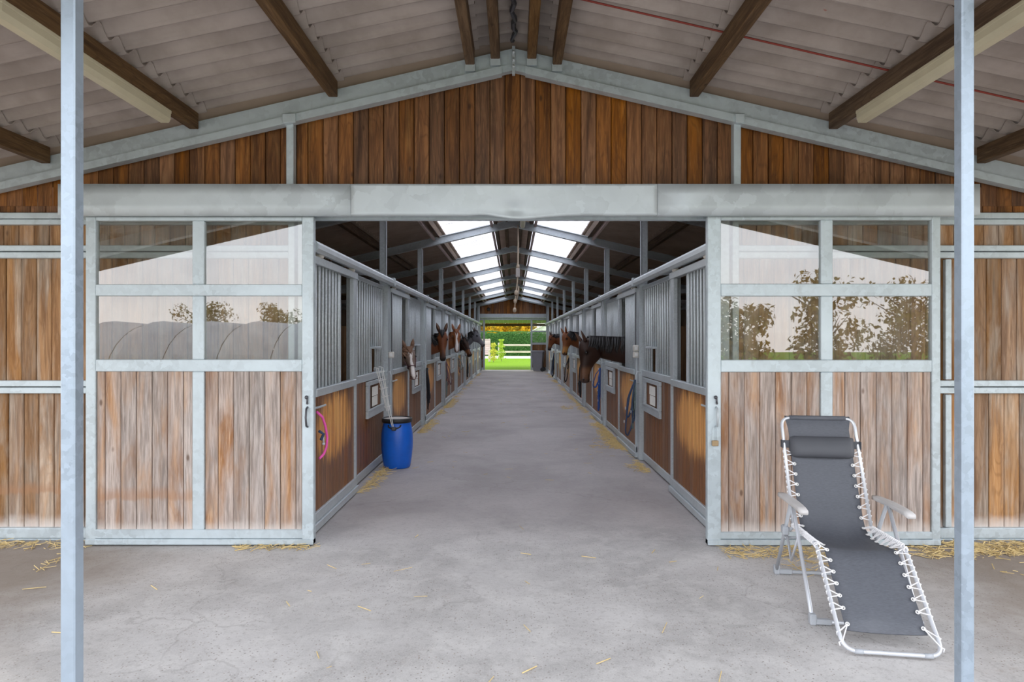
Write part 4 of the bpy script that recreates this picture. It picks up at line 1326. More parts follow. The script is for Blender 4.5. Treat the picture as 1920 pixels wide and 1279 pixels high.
mb.tube(arc_path([(-FW, 0.13, 0.385), (-FW, 0.435, 1.045), (FW, 0.435, 1.045), (FW, 0.13, 0.385)], 0.06), R, 10)
mb.build('back_frame', 'tube_white', rc, smooth_=True)
mb = MB()
mb.tube(arc_path([(-FW, 0.14, 0.40), (-FW, -0.33, 0.425), (-FW, -0.755, 0.028), (FW, -0.755, 0.028), (FW, -0.33, 0.425), (FW, 0.14, 0.40)], 0.075, 7), R, 10)
mb.build('seat_frame', 'tube_white', rc, smooth_=True)
# legs
for s_ in (-1, 1):
    mb = MB(); mb.tube(arc_path([(s_*BW, -0.01, 0.575), (s_*BW, -0.37, 0.075), (s_*BW, -0.40, 0.015)], 0.02), 0.0115, 10); mb.build('leg', 'tube_white', rc, smooth_=True)
    mb = MB(); mb.tube([(s_*BW, 0.02, 0.575), (s_*BW, 0.38, 0.02)], 0.0115, 10); mb.build('leg', 'grey_plastic', rc, smooth_=True)
    mb = MB(); mb.cbox(s_*BW-0.02, s_*BW+0.02, 0.13, 0.19, 0.33, 0.39, 0.008); mb.build('lock_clamp', 'grey_plastic', rc)
    mb = MB(); mb.tube([(s_*(BW-0.02), 0.15, 0.36), (s_*(FW), 0.13, 0.39)], 0.01, 8); mb.build('pivot', 'grey_plastic', rc)
    # strut under the seat
    mb = MB(); mb.tube([(s_*(BW-0.012), 0.16, 0.33), (s_*(BW-0.012), 0.06, 0.20), (s_*(BW-0.012), -0.1, 0.40)], 0.008, 8); mb.build('strut', 'tube_white', rc, smooth_=True)
    # armrest: slightly dished plastic bar, rising to the front
    vs = []; st = []
    for t in [i/10 for i in range(11)]:
        y = 0.25 - 0.50*t
        z = 0.565 + 0.006*math.sin(t*math.pi) + 0.020*t
        if t > 0.95: z -= 0.006
        w = 0.024 + 0.006*math.sin(t*math.pi)
        st.append((Vector((s_*(BW+0.012)+0.012, y, z)), Vector((w, 0, 0)), Vector((0, 0, 0.0145))))
    mb = MB(); mb.loft(st, 16, 5.0); mb.build('armrest', 'arm_plastic', rc, smooth_=True)
    # moulded corner feet
    for y, d in ((-0.40, 1), (0.38, -1)):
        mb = MB(); mb.cbox(s_*(BW-0.02)-0.0, s_*(BW+0.016), y-0.02, y+0.022, 0.0, 0.06, 0.006)
        mb.cbox(s_*(BW-0.10), s_*(BW-0.015), y-0.016, y+0.016, 0.003, 0.034, 0.006)
        mb.build('corner_foot', 'grey_plastic', rc)
for y, mt in ((-0.40, 'tube_white'), (0.38, 'grey_plastic')):
    mb = MB(); mb.tube([(-BW+0.02, y, 0.018), (BW-0.02, y, 0.018)], 0.0115, 10); mb.build('base_bar', mt, rc, smooth_=True)
mb = MB(); mb.tube([(-BW, 0.17, 0.31), (BW, 0.17, 0.31)], 0.009, 8); mb.build('cross_bar', 'grey_plastic', rc, smooth_=True)
for x in (-0.16, 0.16):
    mb = MB(); mb.tube([(x-0.02, -0.755, 0.028), (x+0.02, -0.755, 0.028)], 0.0125, 10); mb.build('frame_sleeve', 'grey_plastic', rc, smooth_=True)
# sling: profile from the head end, down the back, across the seat and down the leg rest
prof = [(0.447, 1.058), (0.43, 1.05), (0.405, 0.975), (0.345, 0.84), (0.285, 0.71), (0.225, 0.58), (0.17, 0.465), (0.12, 0.395), (0.05, 0.372), (-0.05, 0.368), (-0.15, 0.378), (-0.25, 0.398), (-0.325, 0.405), (-0.385, 0.365), (-0.46, 0.295), (-0.54, 0.222), (-0.62, 0.148), (-0.675, 0.098)]
SWH = 0.192
def sling_mesh():
    n = 9; vs = []; fs = []
    m = len(prof)
    for i, (y, z) in enumerate(prof):
        y2, z2 = prof[min(i+1, m-1)]; y1, z1 = prof[max(i-1, 0)]
        t = Vector((0, y2-y1, z2-z1)).normalized(); nrm = Vector((0, t.z, -t.y))
        if nrm.z < 0: nrm = -nrm
        wide = 0.208 if i < 2 else SWH
        for k in range(n):
            u = -1 + 2*k/(n-1)
            sag = -0.016*(1-u*u)*(0.3 if i < 3 else 1.0)
            p = Vector((u*wide, y, z)) + nrm*sag
            vs.append(tuple(p)); 
    q = len(vs)
    for i in range(m*n):
        x, y, z = vs[i]; vs.append((x, y, z-0.004) if True else 0)
    for i in range(m-1):
        for k in range(n-1):
            a = i*n+k
            fs.append((a, a+1, a+n+1, a+n)); fs.append((q+a, q+a+n, q+a+n+1, q+a+1))
        fs.append((i*n, i*n+n, q+i*n+n, q+i*n)); fs.append((i*n+n-1, q+i*n+n-1, q+i*n+2*n-1, i*n+2*n-1))
    for k in range(n-1):
        fs.append((k, q+k, q+k+1, k+1)); a = (m-1)*n+k; fs.append((a, a+1, q+a+1, q+a))
    mb = MB(); mb.add(vs, fs); return mb
sling_mesh().build('sling', 'textile', rc, smooth_=True)
# top hem wrapped over the head bar
mb = MB(); mb.tube([(-0.178, 0.435, 1.047), (0.178, 0.435, 1.047)], 0.016, 12); mb.build('hem', 'textile', rc, smooth_=True)
# eyelets and elastic lacing
def prof_at(s):
    L = [0]
    for i in range(1, len(prof)): L.append(L[-1]+math.hypot(prof[i][0]-prof[i-1][0], prof[i][1]-prof[i-1][1]))
    d = s*L[-1]
    for i in range(1, len(L)):
        if d <= L[i]:
            t = (d-L[i-1])/(L[i]-L[i-1]); return (prof[i-1][0]+(prof[i][0]-prof[i-1][0])*t, prof[i-1][1]+(prof[i][1]-prof[i-1][1])*t)
    return prof[-1]
def frame_at(y, z):
    """nearest point on the frame's side profile"""
    segs = [((0.435, 1.045), (0.13, 0.385)), ((0.14, 0.40), (-0.33, 0.425)), ((-0.33, 0.425), (-0.755, 0.028))]
    best = None
    for (a, b_) in segs:
        ax, az = a; bx_, bz = b_
        t = max(0, min(1, ((y-ax)*(bx_-ax)+(z-az)*(bz-az))/((bx_-ax)**2+(bz-az)**2)))
        p = (ax+(bx_-ax)*t, az+(bz-az)*t); d = math.hypot(p[0]-y, p[1]-z)
        if best is None or d < best[0]: best = (d, p)
    return best[1]
for s_ in (-1, 1):
    ey = MB(); lace = MB(); knots = MB()
    ss = [0.165+0.0405*i for i in range(20)] + [0.985]
    last = None
    for i, s in enumerate(ss):
        y, z = prof_at(s)
        c = Vector((s_*(SWH-0.012), y, z+0.004))
        y2, z2 = prof_at(min(1, s+0.02))
        t = Vector((0, y2-y, z2-z)).normalized() if s < 0.98 else Vector((0, -0.7, -0.7))
        up = Vector((0, t.z, -t.y)); up = up if up.z > 0 else -up
        ring = [tuple(c + up*0.003 + (Vector((1, 0, 0))*math.cos(a)+t*math.sin(a))*0.0085) for a in [k*math.pi/5 for k in range(10)]]
        ey.tube(ring, 0.0032, 5, closed=True)
        seat_zone = -0.34 < y < 0.12
        if seat_zone:      # closely wound along the seat rail
            for q in range(3):
                yy, zz = prof_at(min(1, s + 0.0135*q)); fy, fz = frame_at(yy, zz)
                ring = []
                for a in [k*math.pi/5 for k in range(10)]:
                    ring.append((s_*(FW+0.014*math.cos(a)), fy+0.010*math.cos(a)*1.2, fz+0.014*math.sin(a)))
                lace.tube(ring, 0.0042, 5, closed=True)
                lace.tube([(s_*(FW-0.01), fy, fz+0.012), tuple(c + up*0.004)], 0.0036, 5)
        else:
            for off in (-0.018, 0.018):
                yy, zz = prof_at(max(0, min(1, s+off*0.62))); fy, fz = frame_at(yy, zz)
                if s > 0.98: fy, fz = frame_at(y-0.05-off, z-0.05-off)
                lace.tube([tuple(c + up*0.004), (s_*(FW-0.004), fy, fz+0.012), (s_*(FW+0.013), fy, fz+0.004), (s_*(FW+0.008), fy, fz-0.012)], 0.0034, 5)
    e_ = ey.build('eyelets', 'white', rc); e_['kind'] = 'stuff'
    l_ = lace.build('lacing_cord', 'cord', rc); l_['kind'] = 'stuff'
# head cushion and its strap
st = []
for t in [i/12 for i in range(13)]:
    x = -0.198 + 0.396*t
    e = min(1, math.sin(math.pi*min(max(t, 0.015), 0.985))*4.0)**0.5
    st.append((Vector((x, 0.345, 0.865)), Vector((0, 0.030*e*1.0, 0.066*(0.8+0.2*e))), Vector((0, -0.040*e, 0.016))))
mb = MB(); mb.loft(st, 16, 2.4); mb.build('head_cushion', 'cushion', rc, smooth_=True)
for s_ in (-1, 1):
    mb = MB(); mb.cbox(s_*0.185, s_*(FW+0.016), 0.352, 0.358, 0.855, 0.905, 0.002); mb.cbox(s_*(FW+0.010), s_*(FW+0.016), 0.335, 0.385, 0.855, 0.905, 0.002)
    mb.build('cushion_strap', 'cushion', rc)

# ================================================================== HORSES
def lin(a, b_, t): return a + (b_-a)*t
def horse(name, label, sx, gap_y, poll, d, n, coat, Lh=0.62, sc=1.0, mane='mane_black', neck_mid=None, blaze=None, halter_mat=None, exit_z=1.4, body_z=None, forelock=True, mane_len=0.17, ear_fwd=0.12):
    maneside = -sx
    """poll: front of the head between the ears; d: along the nose; n: outward normal of the forehead"""
    poll = Vector(poll); d = Vector(d).normalized(); n = Vector(n); n = (n - d*n.dot(d)).normalized(); s = d.cross(n).normalized()
    base_x = sx*2.95; yb = gap_y
    root_loc = Vector((sx*3.3, yb, 0.06))
    mb = MB()
    # head rings (t, depth front-back, width)
    H = [(-0.05, -0.075, 0.06, 0.07), (0.0, -0.03, 0.15, 0.13), (0.08, -0.008, 0.235, 0.175), (0.18, 0.004, 0.31, 0.205), (0.29, 0.0, 0.345, 0.215), (0.38, -0.006, 0.335, 0.195), (0.46, -0.012, 0.285, 0.165), (0.56, -0.014, 0.215, 0.135),
         (0.66, -0.012, 0.178, 0.116), (0.76, -0.008, 0.158, 0.112), (0.85, -0.006, 0.150, 0.122), (0.92, -0.012, 0.138, 0.122), (0.97, -0.028, 0.108, 0.105), (1.0, -0.05, 0.06, 0.07)]
    k = Lh/0.62
    rings = []
    for t, front, dep, wid in H:
        c = poll + d*(t*Lh) + n*(front*k - dep*k/2)
        rings.append((c, s*(wid*k/2), n*(dep*k/2)))
    mb.loft(rings, 20, 2.35)
    # lower lip
    c = poll + d*(Lh*0.93) - n*(0.13*k)
    mb.loft([(c - d*0.06*k, s*0.035*k, n*0.025*k), (c, s*0.042*k, n*0.03*k), (c + d*0.035*k, s*0.03*k, n*0.02*k)], 12, 2.2)
    # cheek and brow
    for q in (-1, 1):
        c = poll + d*(Lh*0.27) + s*(q*0.082*k) - n*(0.055*k)
        mb.loft([(c - d*0.04*k, s*0.012*k, n*0.015*k), (c, s*0.026*k, n*0.03*k), (c + d*0.045*k, s*0.01*k, n*0.015*k)], 10, 2)
        c = poll + d*(Lh*0.91) + s*(q*0.04*k) - n*(0.035*k)
        mb.loft([(c - d*0.04*k, s*0.01*k, n*0.012*k), (c, s*0.024*k, n*0.026*k), (c + d*0.03*k, s*0.012*k, n*0.014*k)], 10, 2)
    # neck: from chest through the gap to behind the poll
    bz = body_z if body_z else 1.12*sc
    nb = Vector((sx*2.45, yb + 0.02, bz + 0.16*sc))
    ne = poll + d*(Lh*0.10) - n*(0.13*k)
    ex = Vector((sx*1.66, gap_y, exit_z))
    path = []
    P = [nb, nb.lerp(ex, 0.5) + Vector((0, 0, 0.03)), ex] + ([Vector(neck_mid)] if neck_mid else []) + [ne]
    # catmull through P
    def cat(P, m=6):
        out = []
        for i in range(len(P)-1):
            p0 = P[max(i-1, 0)]; p1 = P[i]; p2 = P[i+1]; p3 = P[min(i+2, len(P)-1)]
            for j in range(m):
                t = j/m
                out.append(0.5*((2*p1) + (p2-p0)*t + (2*p0-5*p1+4*p2-p3)*t*t + (3*p1-p0-3*p2+p3)*t**3))
        out.append(P[-1]); return out
    path = cat(P)
    rings = []; crest = []
    m = len(path)
    for i, p in enumerate(path):
        t = (path[min(i+1, m-1)] - path[max(i-1, 0)]).normalized()
        f = i/(m-1)
        side = t.cross(Vector((0, 0, 1)))
        if side.length < 0.3: side = Vector((0, 1, 0))
        side.normalize()
        up = side.cross(t).normalized()
        if up.z < 0: up = -up
        dep = lin(0.58, 0.245, f**0.72)*sc if sc < 1 else lin(0.60, 0.25, f**0.72)
        wid = lin(0.34, 0.145, f**0.6)*sc
        rings.append((p, side*(wid/2), up*(dep/2)))
        crest.append((p + up*(dep/2), side, up, t))
    mb.loft(rings, 18, 2.1)
    # trunk
    tr = []
    for xo, w, h, zo in ((2.28, 0.20, 0.30, 0.02), (2.40, 0.40, 0.52, 0.0), (2.65, 0.50, 0.62, 0.0), (3.0, 0.56, 0.66, -0.02), (3.4, 0.58, 0.66, -0.03), (3.75, 0.54, 0.60, 0.02), (4.0, 0.48, 0.50, 0.04), (4.12, 0.26, 0.30, 0.02)):
        xx = 2.45 + (xo-2.45)*sc
        tr.append((Vector((sx*xx, yb, bz + zo*sc)), Vector((0, w*sc/2, 0)), Vector((0, 0, h*sc/2))))
    mb.loft(tr, 20, 2.2)
    # legs with joints
    for xo, yo, hind in ((2.58, 0.15, 0), (2.58, -0.15, 0), (3.85, 0.15, 1), (3.85, -0.15, 1)):
        xx = 2.45 + (xo-2.45)*sc
        zb_ = bz
        if not hind:
            pts = [(0, zb_-0.05*sc, 0.10), (0, zb_*0.66, 0.075), (-0.01, zb_*0.45, 0.05), (0, zb_*0.26, 0.033), (0, 0.18*sc, 0.04), (-0.04, 0.09*sc, 0.04), (-0.06, 0.062, 0.058)]
        else:
            pts = [(0, zb_, 0.16), (-0.09, zb_*0.74, 0.11), (0.09, zb_*0.47, 0.058), (0.06, zb_*0.26, 0.036), (0.04, 0.18*sc, 0.042), (0.0, 0.09*sc, 0.04), (-0.02, 0.062, 0.06)]
        mb.loft([(Vector((sx*(xx+px_*sc), yb+yo*sc, z)), Vector((r_*sc, 0, 0)), Vector((0, r_*0.85*sc, 0))) for px_, z, r_ in pts], 12, 2)
    me = mb.mesh('body_raw', None)
    tmp = bpy.data.objects.new('tmp', me); COL.objects.link(tmp)
    rm = tmp.modifiers.new('r', 'REMESH'); rm.mode = 'VOXEL'; rm.voxel_size = 0.0145
    sm = tmp.modifiers.new('s', 'SMOOTH'); sm.factor = 0.5; sm.iterations = 5
    dg = bpy.context.evaluated_depsgraph_get()
    fin = bpy.data.meshes.new_from_object(tmp.evaluated_get(dg))
    bpy.data.objects.remove(tmp, do_unlink=True)
    fin.name = 'horse_body'
    fin.materials.clear(); fin.materials.append(M['coat'])
    fin.shade_smooth()
    ca = fin.color_attributes.new('coat', 'FLOAT_COLOR', 'POINT')
    base = Vector(coat['base']); dark = Vector(coat.get('dark', coat['base'])); muz = Vector(coat.get('muzzle', coat['base'])); nos = Vector(coat.get('nose', (0.02, 0.016, 0.015))); tan = Vector(coat.get('tan', coat['base'])); wht = Vector((0.80, 0.76, 0.73))
    for v in fin.vertices:
        q = v.co - poll
        t = q.dot(d)/Lh; a = q.dot(n)/k; b_ = q.dot(s)/k
        inhead = -0.05 < t < 1.15 and -0.34 < a < 0.06 and abs(b_) < 0.14
        c = base.copy()
        c = c.lerp(dark, min(1, max(0, (0.75-v.co.z)/0.3))*0.8)
        nn = mnoise.noise(v.co*6.0)*0.5 + 0.5
        c = c*(0.8+0.4*nn)
        if inhead:
            w = max(0, min(1, (t-0.60)/0.2)); c = c.lerp(muz, w*0.9)
            w = max(0, min(1, (t-0.88)/0.08)); c = c.lerp(nos, w)
            w = max(0, 1-abs(t-0.72)/0.14)*max(0, min(1, (abs(b_)-0.01)/0.03)); c = c.lerp(tan, w*0.55)
            for q_ in (-1, 1):
                de = (Vector((t*Lh/k - 0.186, a + 0.066, b_ - q_*0.1))).length
                c = c.lerp(c*0.25, max(0, min(1, (0.045-de)/0.02)))
            if t > 0.80 and abs(a + 0.112 + 0.03*(t-0.8)) < 0.009: c = c*0.2
            if blaze:
                wd = blaze[0]*(0.55+0.6*abs(math.sin(t*5.0+1.0)))
                if blaze[1] < t < blaze[2] and a > -0.065:
                    w = max(0, min(1, (wd-abs(b_ - 0.004*math.sin(t*17)))/0.008))
                    c = c.lerp(wht, w*0.95)
        ca.data[v.index].color = (c.x, c.y, c.z, 1)
    fin.transform(Matrix.Translation(-root_loc))
    root = thing(name, label, 'horse', tuple(root_loc), group='horses looking out of the stalls')
    link('body', fin, root)
    RL_ = root_loc
    def hp(mb, nm, mat, parent=None, sm_=True):
        mb.v = [tuple(Vector(v) - RL_) for v in mb.v]
        return mb.build(nm, mat, parent or root, smooth_=sm_)
    # eyes
    for q in (-1, 1):
        c = poll + d*(Lh*0.30) + s*(q*0.094*k) - n*(0.066*k)
        mb = MB(); mb.sphere(c, 0.021*k, 0.021*k, 0.021*k, 12, 8); hp(mb, 'eye', 'eye')
        c = poll + d*(Lh*0.925) + s*(q*0.050*k) - n*(0.034*k)
        mb = MB(); mb.sphere(c, 0.013*k, 0.013*k, 0.018*k, 10, 6); hp(mb, 'nostril', 'eye')
        # ear
        e0 = poll + s*(q*0.055*k) - n*(0.075*k) + d*(0.015*k)
        ed = (-d*1.0 + s*(q*0.30) + n*ear_fwd).normalized()
        eu = (s - ed*s.dot(ed)).normalized(); ew = ed.cross(eu)
        rings = []
        for t, w, th in ((0, 0.026, 0.024), (0.25, 0.036, 0.024), (0.5, 0.036, 0.018), (0.75, 0.024, 0.011), (0.92, 0.010, 0.006), (1, 0.002, 0.002)):
            rings.append((e0 + ed*(0.185*k*t) + n*(0.012*k*t*t), eu*(w*k), ew*(th*k)))
        mb = MB(); mb.loft(rings, 10, 2)
        cb = M['coat']
        eo = hp(mb, 'ear', coat.get('ear_mat', 'mane_black'))
        # inner ear
        rings = [(c_ + n*(0.55*w_.length) , u_*0.55, w_*0.6) for c_, u_, w_ in rings[1:5]]
        mb = MB(); mb.loft(rings, 8, 2); hp(mb, 'ear_lining', 'mane_brown' if coat.get('ear_mat') != 'mane_red' else 'mane_red', eo)
    # mane: overlapping locks falling from the crest to one side
    rnd = random.Random(hash(label) % 1000 if False else len(label)*13)
    mb = MB()
    i0 = 5
    cr = crest[i0:]
    NL = int(len(cr)*5)
    for i in range(NL):
        f = i/(NL-1)*(len(cr)-1.6); a = int(f); fr = f-a
        p = cr[a][0].lerp(cr[a+1][0], fr); side = cr[a][1]; up = cr[a][2]; t = cr[a][3]
        for sd in (-1, 1):
            ln = (mane_len + rnd.uniform(-0.05, 0.05))*k*(1.0 if sd == maneside else 0.5)
            w = 0.021*k
            sp_ = k*sc**0.3
            drift = rnd.uniform(-0.03, 0.06)
            p0 = p - up*0.02 - side*sd*0.01
            p1 = p + up*0.010 + side*sd*0.028*k
            p2 = p - up*(ln*0.35) + side*(sd*0.074*sp_) + t*drift*0.3
            p3 = p - up*(ln*0.72) + side*(sd*0.098*sp_) + t*drift*0.7
            p4 = p - up*ln + side*(sd*0.102*sp_) + t*drift
            mb.tube([p0, p1, p2, p3, p4], [w*0.9, w, w*0.95, w*0.7, w*0.1], 6, flat=0.55)
    hp(mb, 'mane', mane)
    if forelock:
        mb = MB()
        for i in range(9):
            o = (i-4)*0.009*k; lk = 1.0 - 0.09*abs(i-4)**1.4 + rnd.uniform(-0.1, 0.1)
            p0 = poll - n*0.06*k - d*0.01*k + s*o*0.6
            p1 = poll + n*0.012*k + d*0.01*k + s*o
            p2 = poll + n*0.006*k + d*(0.09+0.02*rnd.random())*k*lk + s*(o*1.35)
            p3 = poll + n*0.002*k + d*(0.17+0.06*rnd.random())*k*lk + s*(o*0.8+rnd.uniform(-0.016, 0.016))
            mb.tube([p0, p1, p2, p3], [0.013*k, 0.015*k, 0.011*k, 0.0015], 6, flat=0.6)
        hp(mb, 'forelock', mane)
    if halter_mat:
        mb = MB()
        def hring(t, grow):
            for j in range(len(H)-1):
                if H[j][0] <= t <= H[j+1][0]:
                    u = (t-H[j][0])/(H[j+1][0]-H[j][0]); dep = lin(H[j][2], H[j+1][2], u); wid = lin(H[j][3], H[j+1][3], u)
            c = poll + d*(t*Lh) + n*(-0.01*k - dep*k/2)
            return [c + s*((wid/2+grow)*k*math.cos(a)) + n*((dep/2+grow)*k*math.sin(a)) for a in [2*math.pi*i/20 for i in range(20)]]
        mb.tube(hring(0.60, 0.008), 0.009*k, 6, closed=True)
        hb = hp(mb, 'halter', halter_mat)
        mb = MB()
        for q in (-1, 1):
            mb.tube([poll + d*(0.60*Lh) + s*(q*0.072*k) - n*0.10*k, poll + d*(0.35*Lh) + s*(q*0.108*k) - n*0.13*k, poll + d*(0.08*Lh) + s*(q*0.105*k) - n*0.15*k, poll - d*(0.02*Lh) + s*(q*0.05*k) - n*0.14*k], 0.008*k, 6)
        hp(mb, 'cheek_strap', halter_mat, hb)
        mb = MB(); c = poll + d*(0.66*Lh) - n*0.2*k
        mb.tube([c, c + d*0.05 - n*0.03, c + d*0.12 - n*0.02 + s*0.03], 0.009*k, 6)
        hp(mb, 'strap_end', halter_mat, hb)
    return root

GAP = 1.15     # centre of the opening, measured from the stall post
bay = dict(base=(0.165, 0.050, 0.016), dark=(0.03, 0.015, 0.01), muzzle=(0.045, 0.022, 0.014), tan=(0.28, 0.11, 0.035), ear_mat='ear_dark')
dbay = dict(base=(0.030, 0.0125, 0.0075), dark=(0.012, 0.008, 0.006), muzzle=(0.12, 0.058, 0.032), nose=(0.06, 0.04, 0.034), tan=(0.20, 0.095, 0.045), ear_mat='ear_dark')
chest = dict(base=(0.24, 0.078, 0.024), dark=(0.2, 0.07, 0.02), muzzle=(0.20, 0.08, 0.04), nose=(0.22, 0.13, 0.10), ear_mat='mane_red')
dbrown = dict(base=(0.042, 0.018, 0.011), dark=(0.012, 0.008, 0.006), muzzle=(0.12, 0.045, 0.018), nose=(0.02, 0.014, 0.012), tan=(0.26, 0.10, 0.03), ear_mat='mane_black')
grey = dict(base=(0.13, 0.13, 0.145), dark=(0.03, 0.03, 0.035), muzzle=(0.16, 0.155, 0.165), nose=(0.05, 0.042, 0.045), tan=(0.24, 0.24, 0.26), ear_mat='mane_black')
pony = dict(base=(0.20, 0.145, 0.115), dark=(0.10, 0.07, 0.05), muzzle=(0.24, 0.19, 0.17), nose=(0.16, 0.10, 0.10), tan=(0.3, 0.22, 0.17), ear_mat='mane_brown')
bay2 = dict(base=(0.20, 0.068, 0.022), dark=(0.03, 0.015, 0.01), muzzle=(0.42, 0.20, 0.05), nose=(0.10, 0.05, 0.03), tan=(0.5, 0.24, 0.06), ear_mat='mane_red')  # orange glow of sunlight is painted into the muzzle and tan colours

horse('horse', 'small grey-brown pony with white blaze and halter looking out on the left', -1, POSTS[1]+GAP, (-1.545, 9.56, 1.475), (0.20, -0.32, -0.92), (0.30, -0.92, 0.3),
      pony, Lh=0.50, sc=0.72, mane='mane_brown', neck_mid=(-1.60, 9.60, 1.33), blaze=(0.032, 0.16, 1.02), halter_mat='leather', exit_z=1.32, body_z=0.95)
horse('horse', 'bay horse with black forelock facing the camera in the left row', -1, POSTS[2]+GAP, (-1.43, 12.90, 1.77), (0.06, -0.30, -0.95), (0.10, -0.95, 0.3),
      bay, Lh=0.63, neck_mid=(-1.50, 13.0, 1.50), exit_z=1.46, blaze=(0.010, 0.14, 0.2))
horse('horse', 'chestnut horse with broad white blaze in the left row', -1, POSTS[3]+GAP, (-1.44, 16.25, 1.84), (0.06, -0.32, -0.94), (0.22, -0.92, 0.3),
      chest, Lh=0.60, mane='mane_red', neck_mid=(-1.50, 16.35, 1.58), exit_z=1.5, blaze=(0.036, 0.14, 0.98))
horse('horse', 'dark brown horse with lowered head in the left row', -1, POSTS[4]+GAP, (-1.44, 19.55, 1.645), (0.30, -0.30, -0.90), (0.75, -0.6, 0.1),
      dbrown, Lh=0.62, neck_mid=(-1.58, 19.65, 1.45), exit_z=1.40, halter_mat='black_rope')
horse('horse', 'dapple grey horse in profile facing right near the far left doorway', -1, POSTS[5]+GAP, (-1.32, 23.0, 1.90), (0.52, -0.10, -0.84), (0.86, -0.25, 0.5),
      grey, Lh=0.64, neck_mid=(-1.52, 23.05, 1.66), exit_z=1.52)
horse('horse', 'large dark bay horse with black mane lowering its head on the right', 1, POSTS[1]+GAP, (0.965, 9.48, 1.555), (0.0, -0.14, -0.99), (-0.94, -0.36, 0.0),
      dbay, Lh=0.62, neck_mid=(1.32, 9.60, 1.45), exit_z=1.405, body_z=1.12, forelock=False, mane_len=0.20, ear_fwd=0.55)
horse('horse', 'bay horse with pale tan muzzle in the middle of the right row', 1, POSTS[3]+GAP, (1.235, 16.2, 1.75), (-0.04, -0.25, -0.97), (-0.85, -0.52, 0.1),
      bay2, Lh=0.58, mane_len=0.22, ear_fwd=0.4, neck_mid=(1.45, 16.28, 1.60), exit_z=1.54, forelock=False)
horse('horse', 'bay horse in profile facing left, farthest in the right row', 1, POSTS[5]+GAP, (1.255, 23.0, 1.735), (-0.10, -0.10, -0.98), (-0.97, -0.2, 0.1),
      bay, Lh=0.56, neck_mid=(1.45, 23.05, 1.60), exit_z=1.55, forelock=False)

# ================================================================== STRAW
def straw(name, label, spots):
    """spots: (x0,x1,y0,y1,count,spread)"""
    rnd = random.Random(4)
    vs = []; fs = []
    for x0, x1, y0, y1, cnt in spots:
        got = 0; tries = 0
        while got < cnt and tries < cnt*12:
            tries += 1
            x = rnd.uniform(x0, x1); y = rnd.uniform(y0, y1)
            near = 1.0
            if y > 5.2 and cnt > 100:      # aisle: thin out away from the stall foot and gather in clumps
                near = math.exp(-(1.6-abs(x))/0.07)
            if mnoise.noise(Vector((x*1.6, y*1.3, 7.0)))*0.5+0.5 < 0.42 + 0.3*rnd.random() - 0.25*near: continue
            if rnd.random() > near + 0.04: continue
            got += 1
            a = rnd.uniform(0, math.pi); L = rnd.uniform(0.03, 0.13); w = rnd.uniform(0.0015, 0.003)
            z = 0.002 + rnd.random()**3*0.02; dz = rnd.uniform(-0.008, 0.012)
            dx, dy = math.cos(a)*L/2, math.sin(a)*L/2; nx, ny = -math.sin(a)*w, math.cos(a)*w
            o = len(vs)
            z1 = max(0.002, z-dz); z2 = max(0.002, z+dz)
            vs += [(x-dx+nx, y-dy+ny, z1), (x-dx-nx, y-dy-ny, z1), (x-dx, y-dy, z1+w*1.6), (x+dx+nx, y+dy+ny, z2), (x+dx-nx, y+dy-ny, z2), (x+dx, y+dy, z2+w*1.6)]
            fs += [(o, o+1, o+4, o+3), (o+1, o+2, o+5, o+4), (o+2, o, o+3, o+5), (o, o+2, o+1), (o+3, o+4, o+5)]
    mb = MB(); mb.add(vs, fs)
    o = mb.build(name, 'straw'); tag(o, label, 'straw', None, 'stuff')
straw('loose_straw', 'loose straw scattered along the walls and stall doors',
      [(1.55, 3.3, 4.65, 4.90, 420), (1.9, 2.6, 4.3, 4.7, 60), (3.3, 4.6, 4.7, 5.0, 700), (3.3, 4.4, 4.2, 4.7, 60), (-4.5, -3.3, 4.85, 5.02, 160), (-3.3, -3.2, 4.4, 4.9, 25), (-2.1, -1.5, 4.84, 4.93, 90),
       (1.40, 1.60, 7.6, 13.5, 1500), (1.1, 1.45, 8.6, 10.2, 160), (1.42, 1.60, 13.5, 30, 900), (1.1, 1.4, 14.5, 15.2, 60), (-1.60, -1.45, 6.6, 8.1, 260), (-1.60, -1.42, 10.8, 18, 900), (-1.6, -1.45, 18, 30, 300),
       (-1.4, 1.4, 3.0, 12, 45), (-3.2, 3.2, 2.2, 4.8, 22), (-1.4, 1.4, 12, 28, 60)])
# a few larger stray pieces on the aisle floor
# ================================================================== OUTSIDE, FAR END
def ground(name, mat, x0, x1, y0, y1, z, label, cat):
    mb = MB(); mb.box(x0, x1, y0, y1, z-0.2, z); o = mb.build(name, mat); tag(o, label, cat, None, 'structure'); return o
ground('lawn', 'grass', -60, 60, 33.2, 53.0, -0.01, 'bright green lawn beyond the rear doorway', 'lawn')
ground('gravel_path', 'gravel', -60, 60, 53.0, 61.0, -0.01, 'pale gravel drive behind the fence', 'path')
ground('field', 'grass', -90, 90, 61.0, 120.0, -0.02, 'grass behind the hedge', 'lawn')
def leaf_cloud(fn, count, size, rnd):
    vs = []; fs = []
    for i in range(count):
        c, nrm = fn(rnd)
        a = Vector((rnd.gauss(0, 1), rnd.gauss(0, 1), rnd.gauss(0, 1))).normalized()
        nn = (nrm + a*0.9).normalized(); u = nn.orthogonal().normalized(); w = nn.cross(u)
        an = rnd.uniform(0, 6.28); uu = u*math.cos(an) + w*math.sin(an); ww = nn.cross(uu)
        L = size*rnd.uniform(0.6, 1.3)
        o = len(vs); c = Vector(c)
        vs += [tuple(c - uu*L), tuple(c + ww*L*0.45 + nn*L*0.1), tuple(c + uu*L), tuple(c - ww*L*0.45 + nn*L*0.1)]
        fs += [(o, o+1, o+2, o+3)]
    mb = MB(); mb.add(vs, fs); return mb
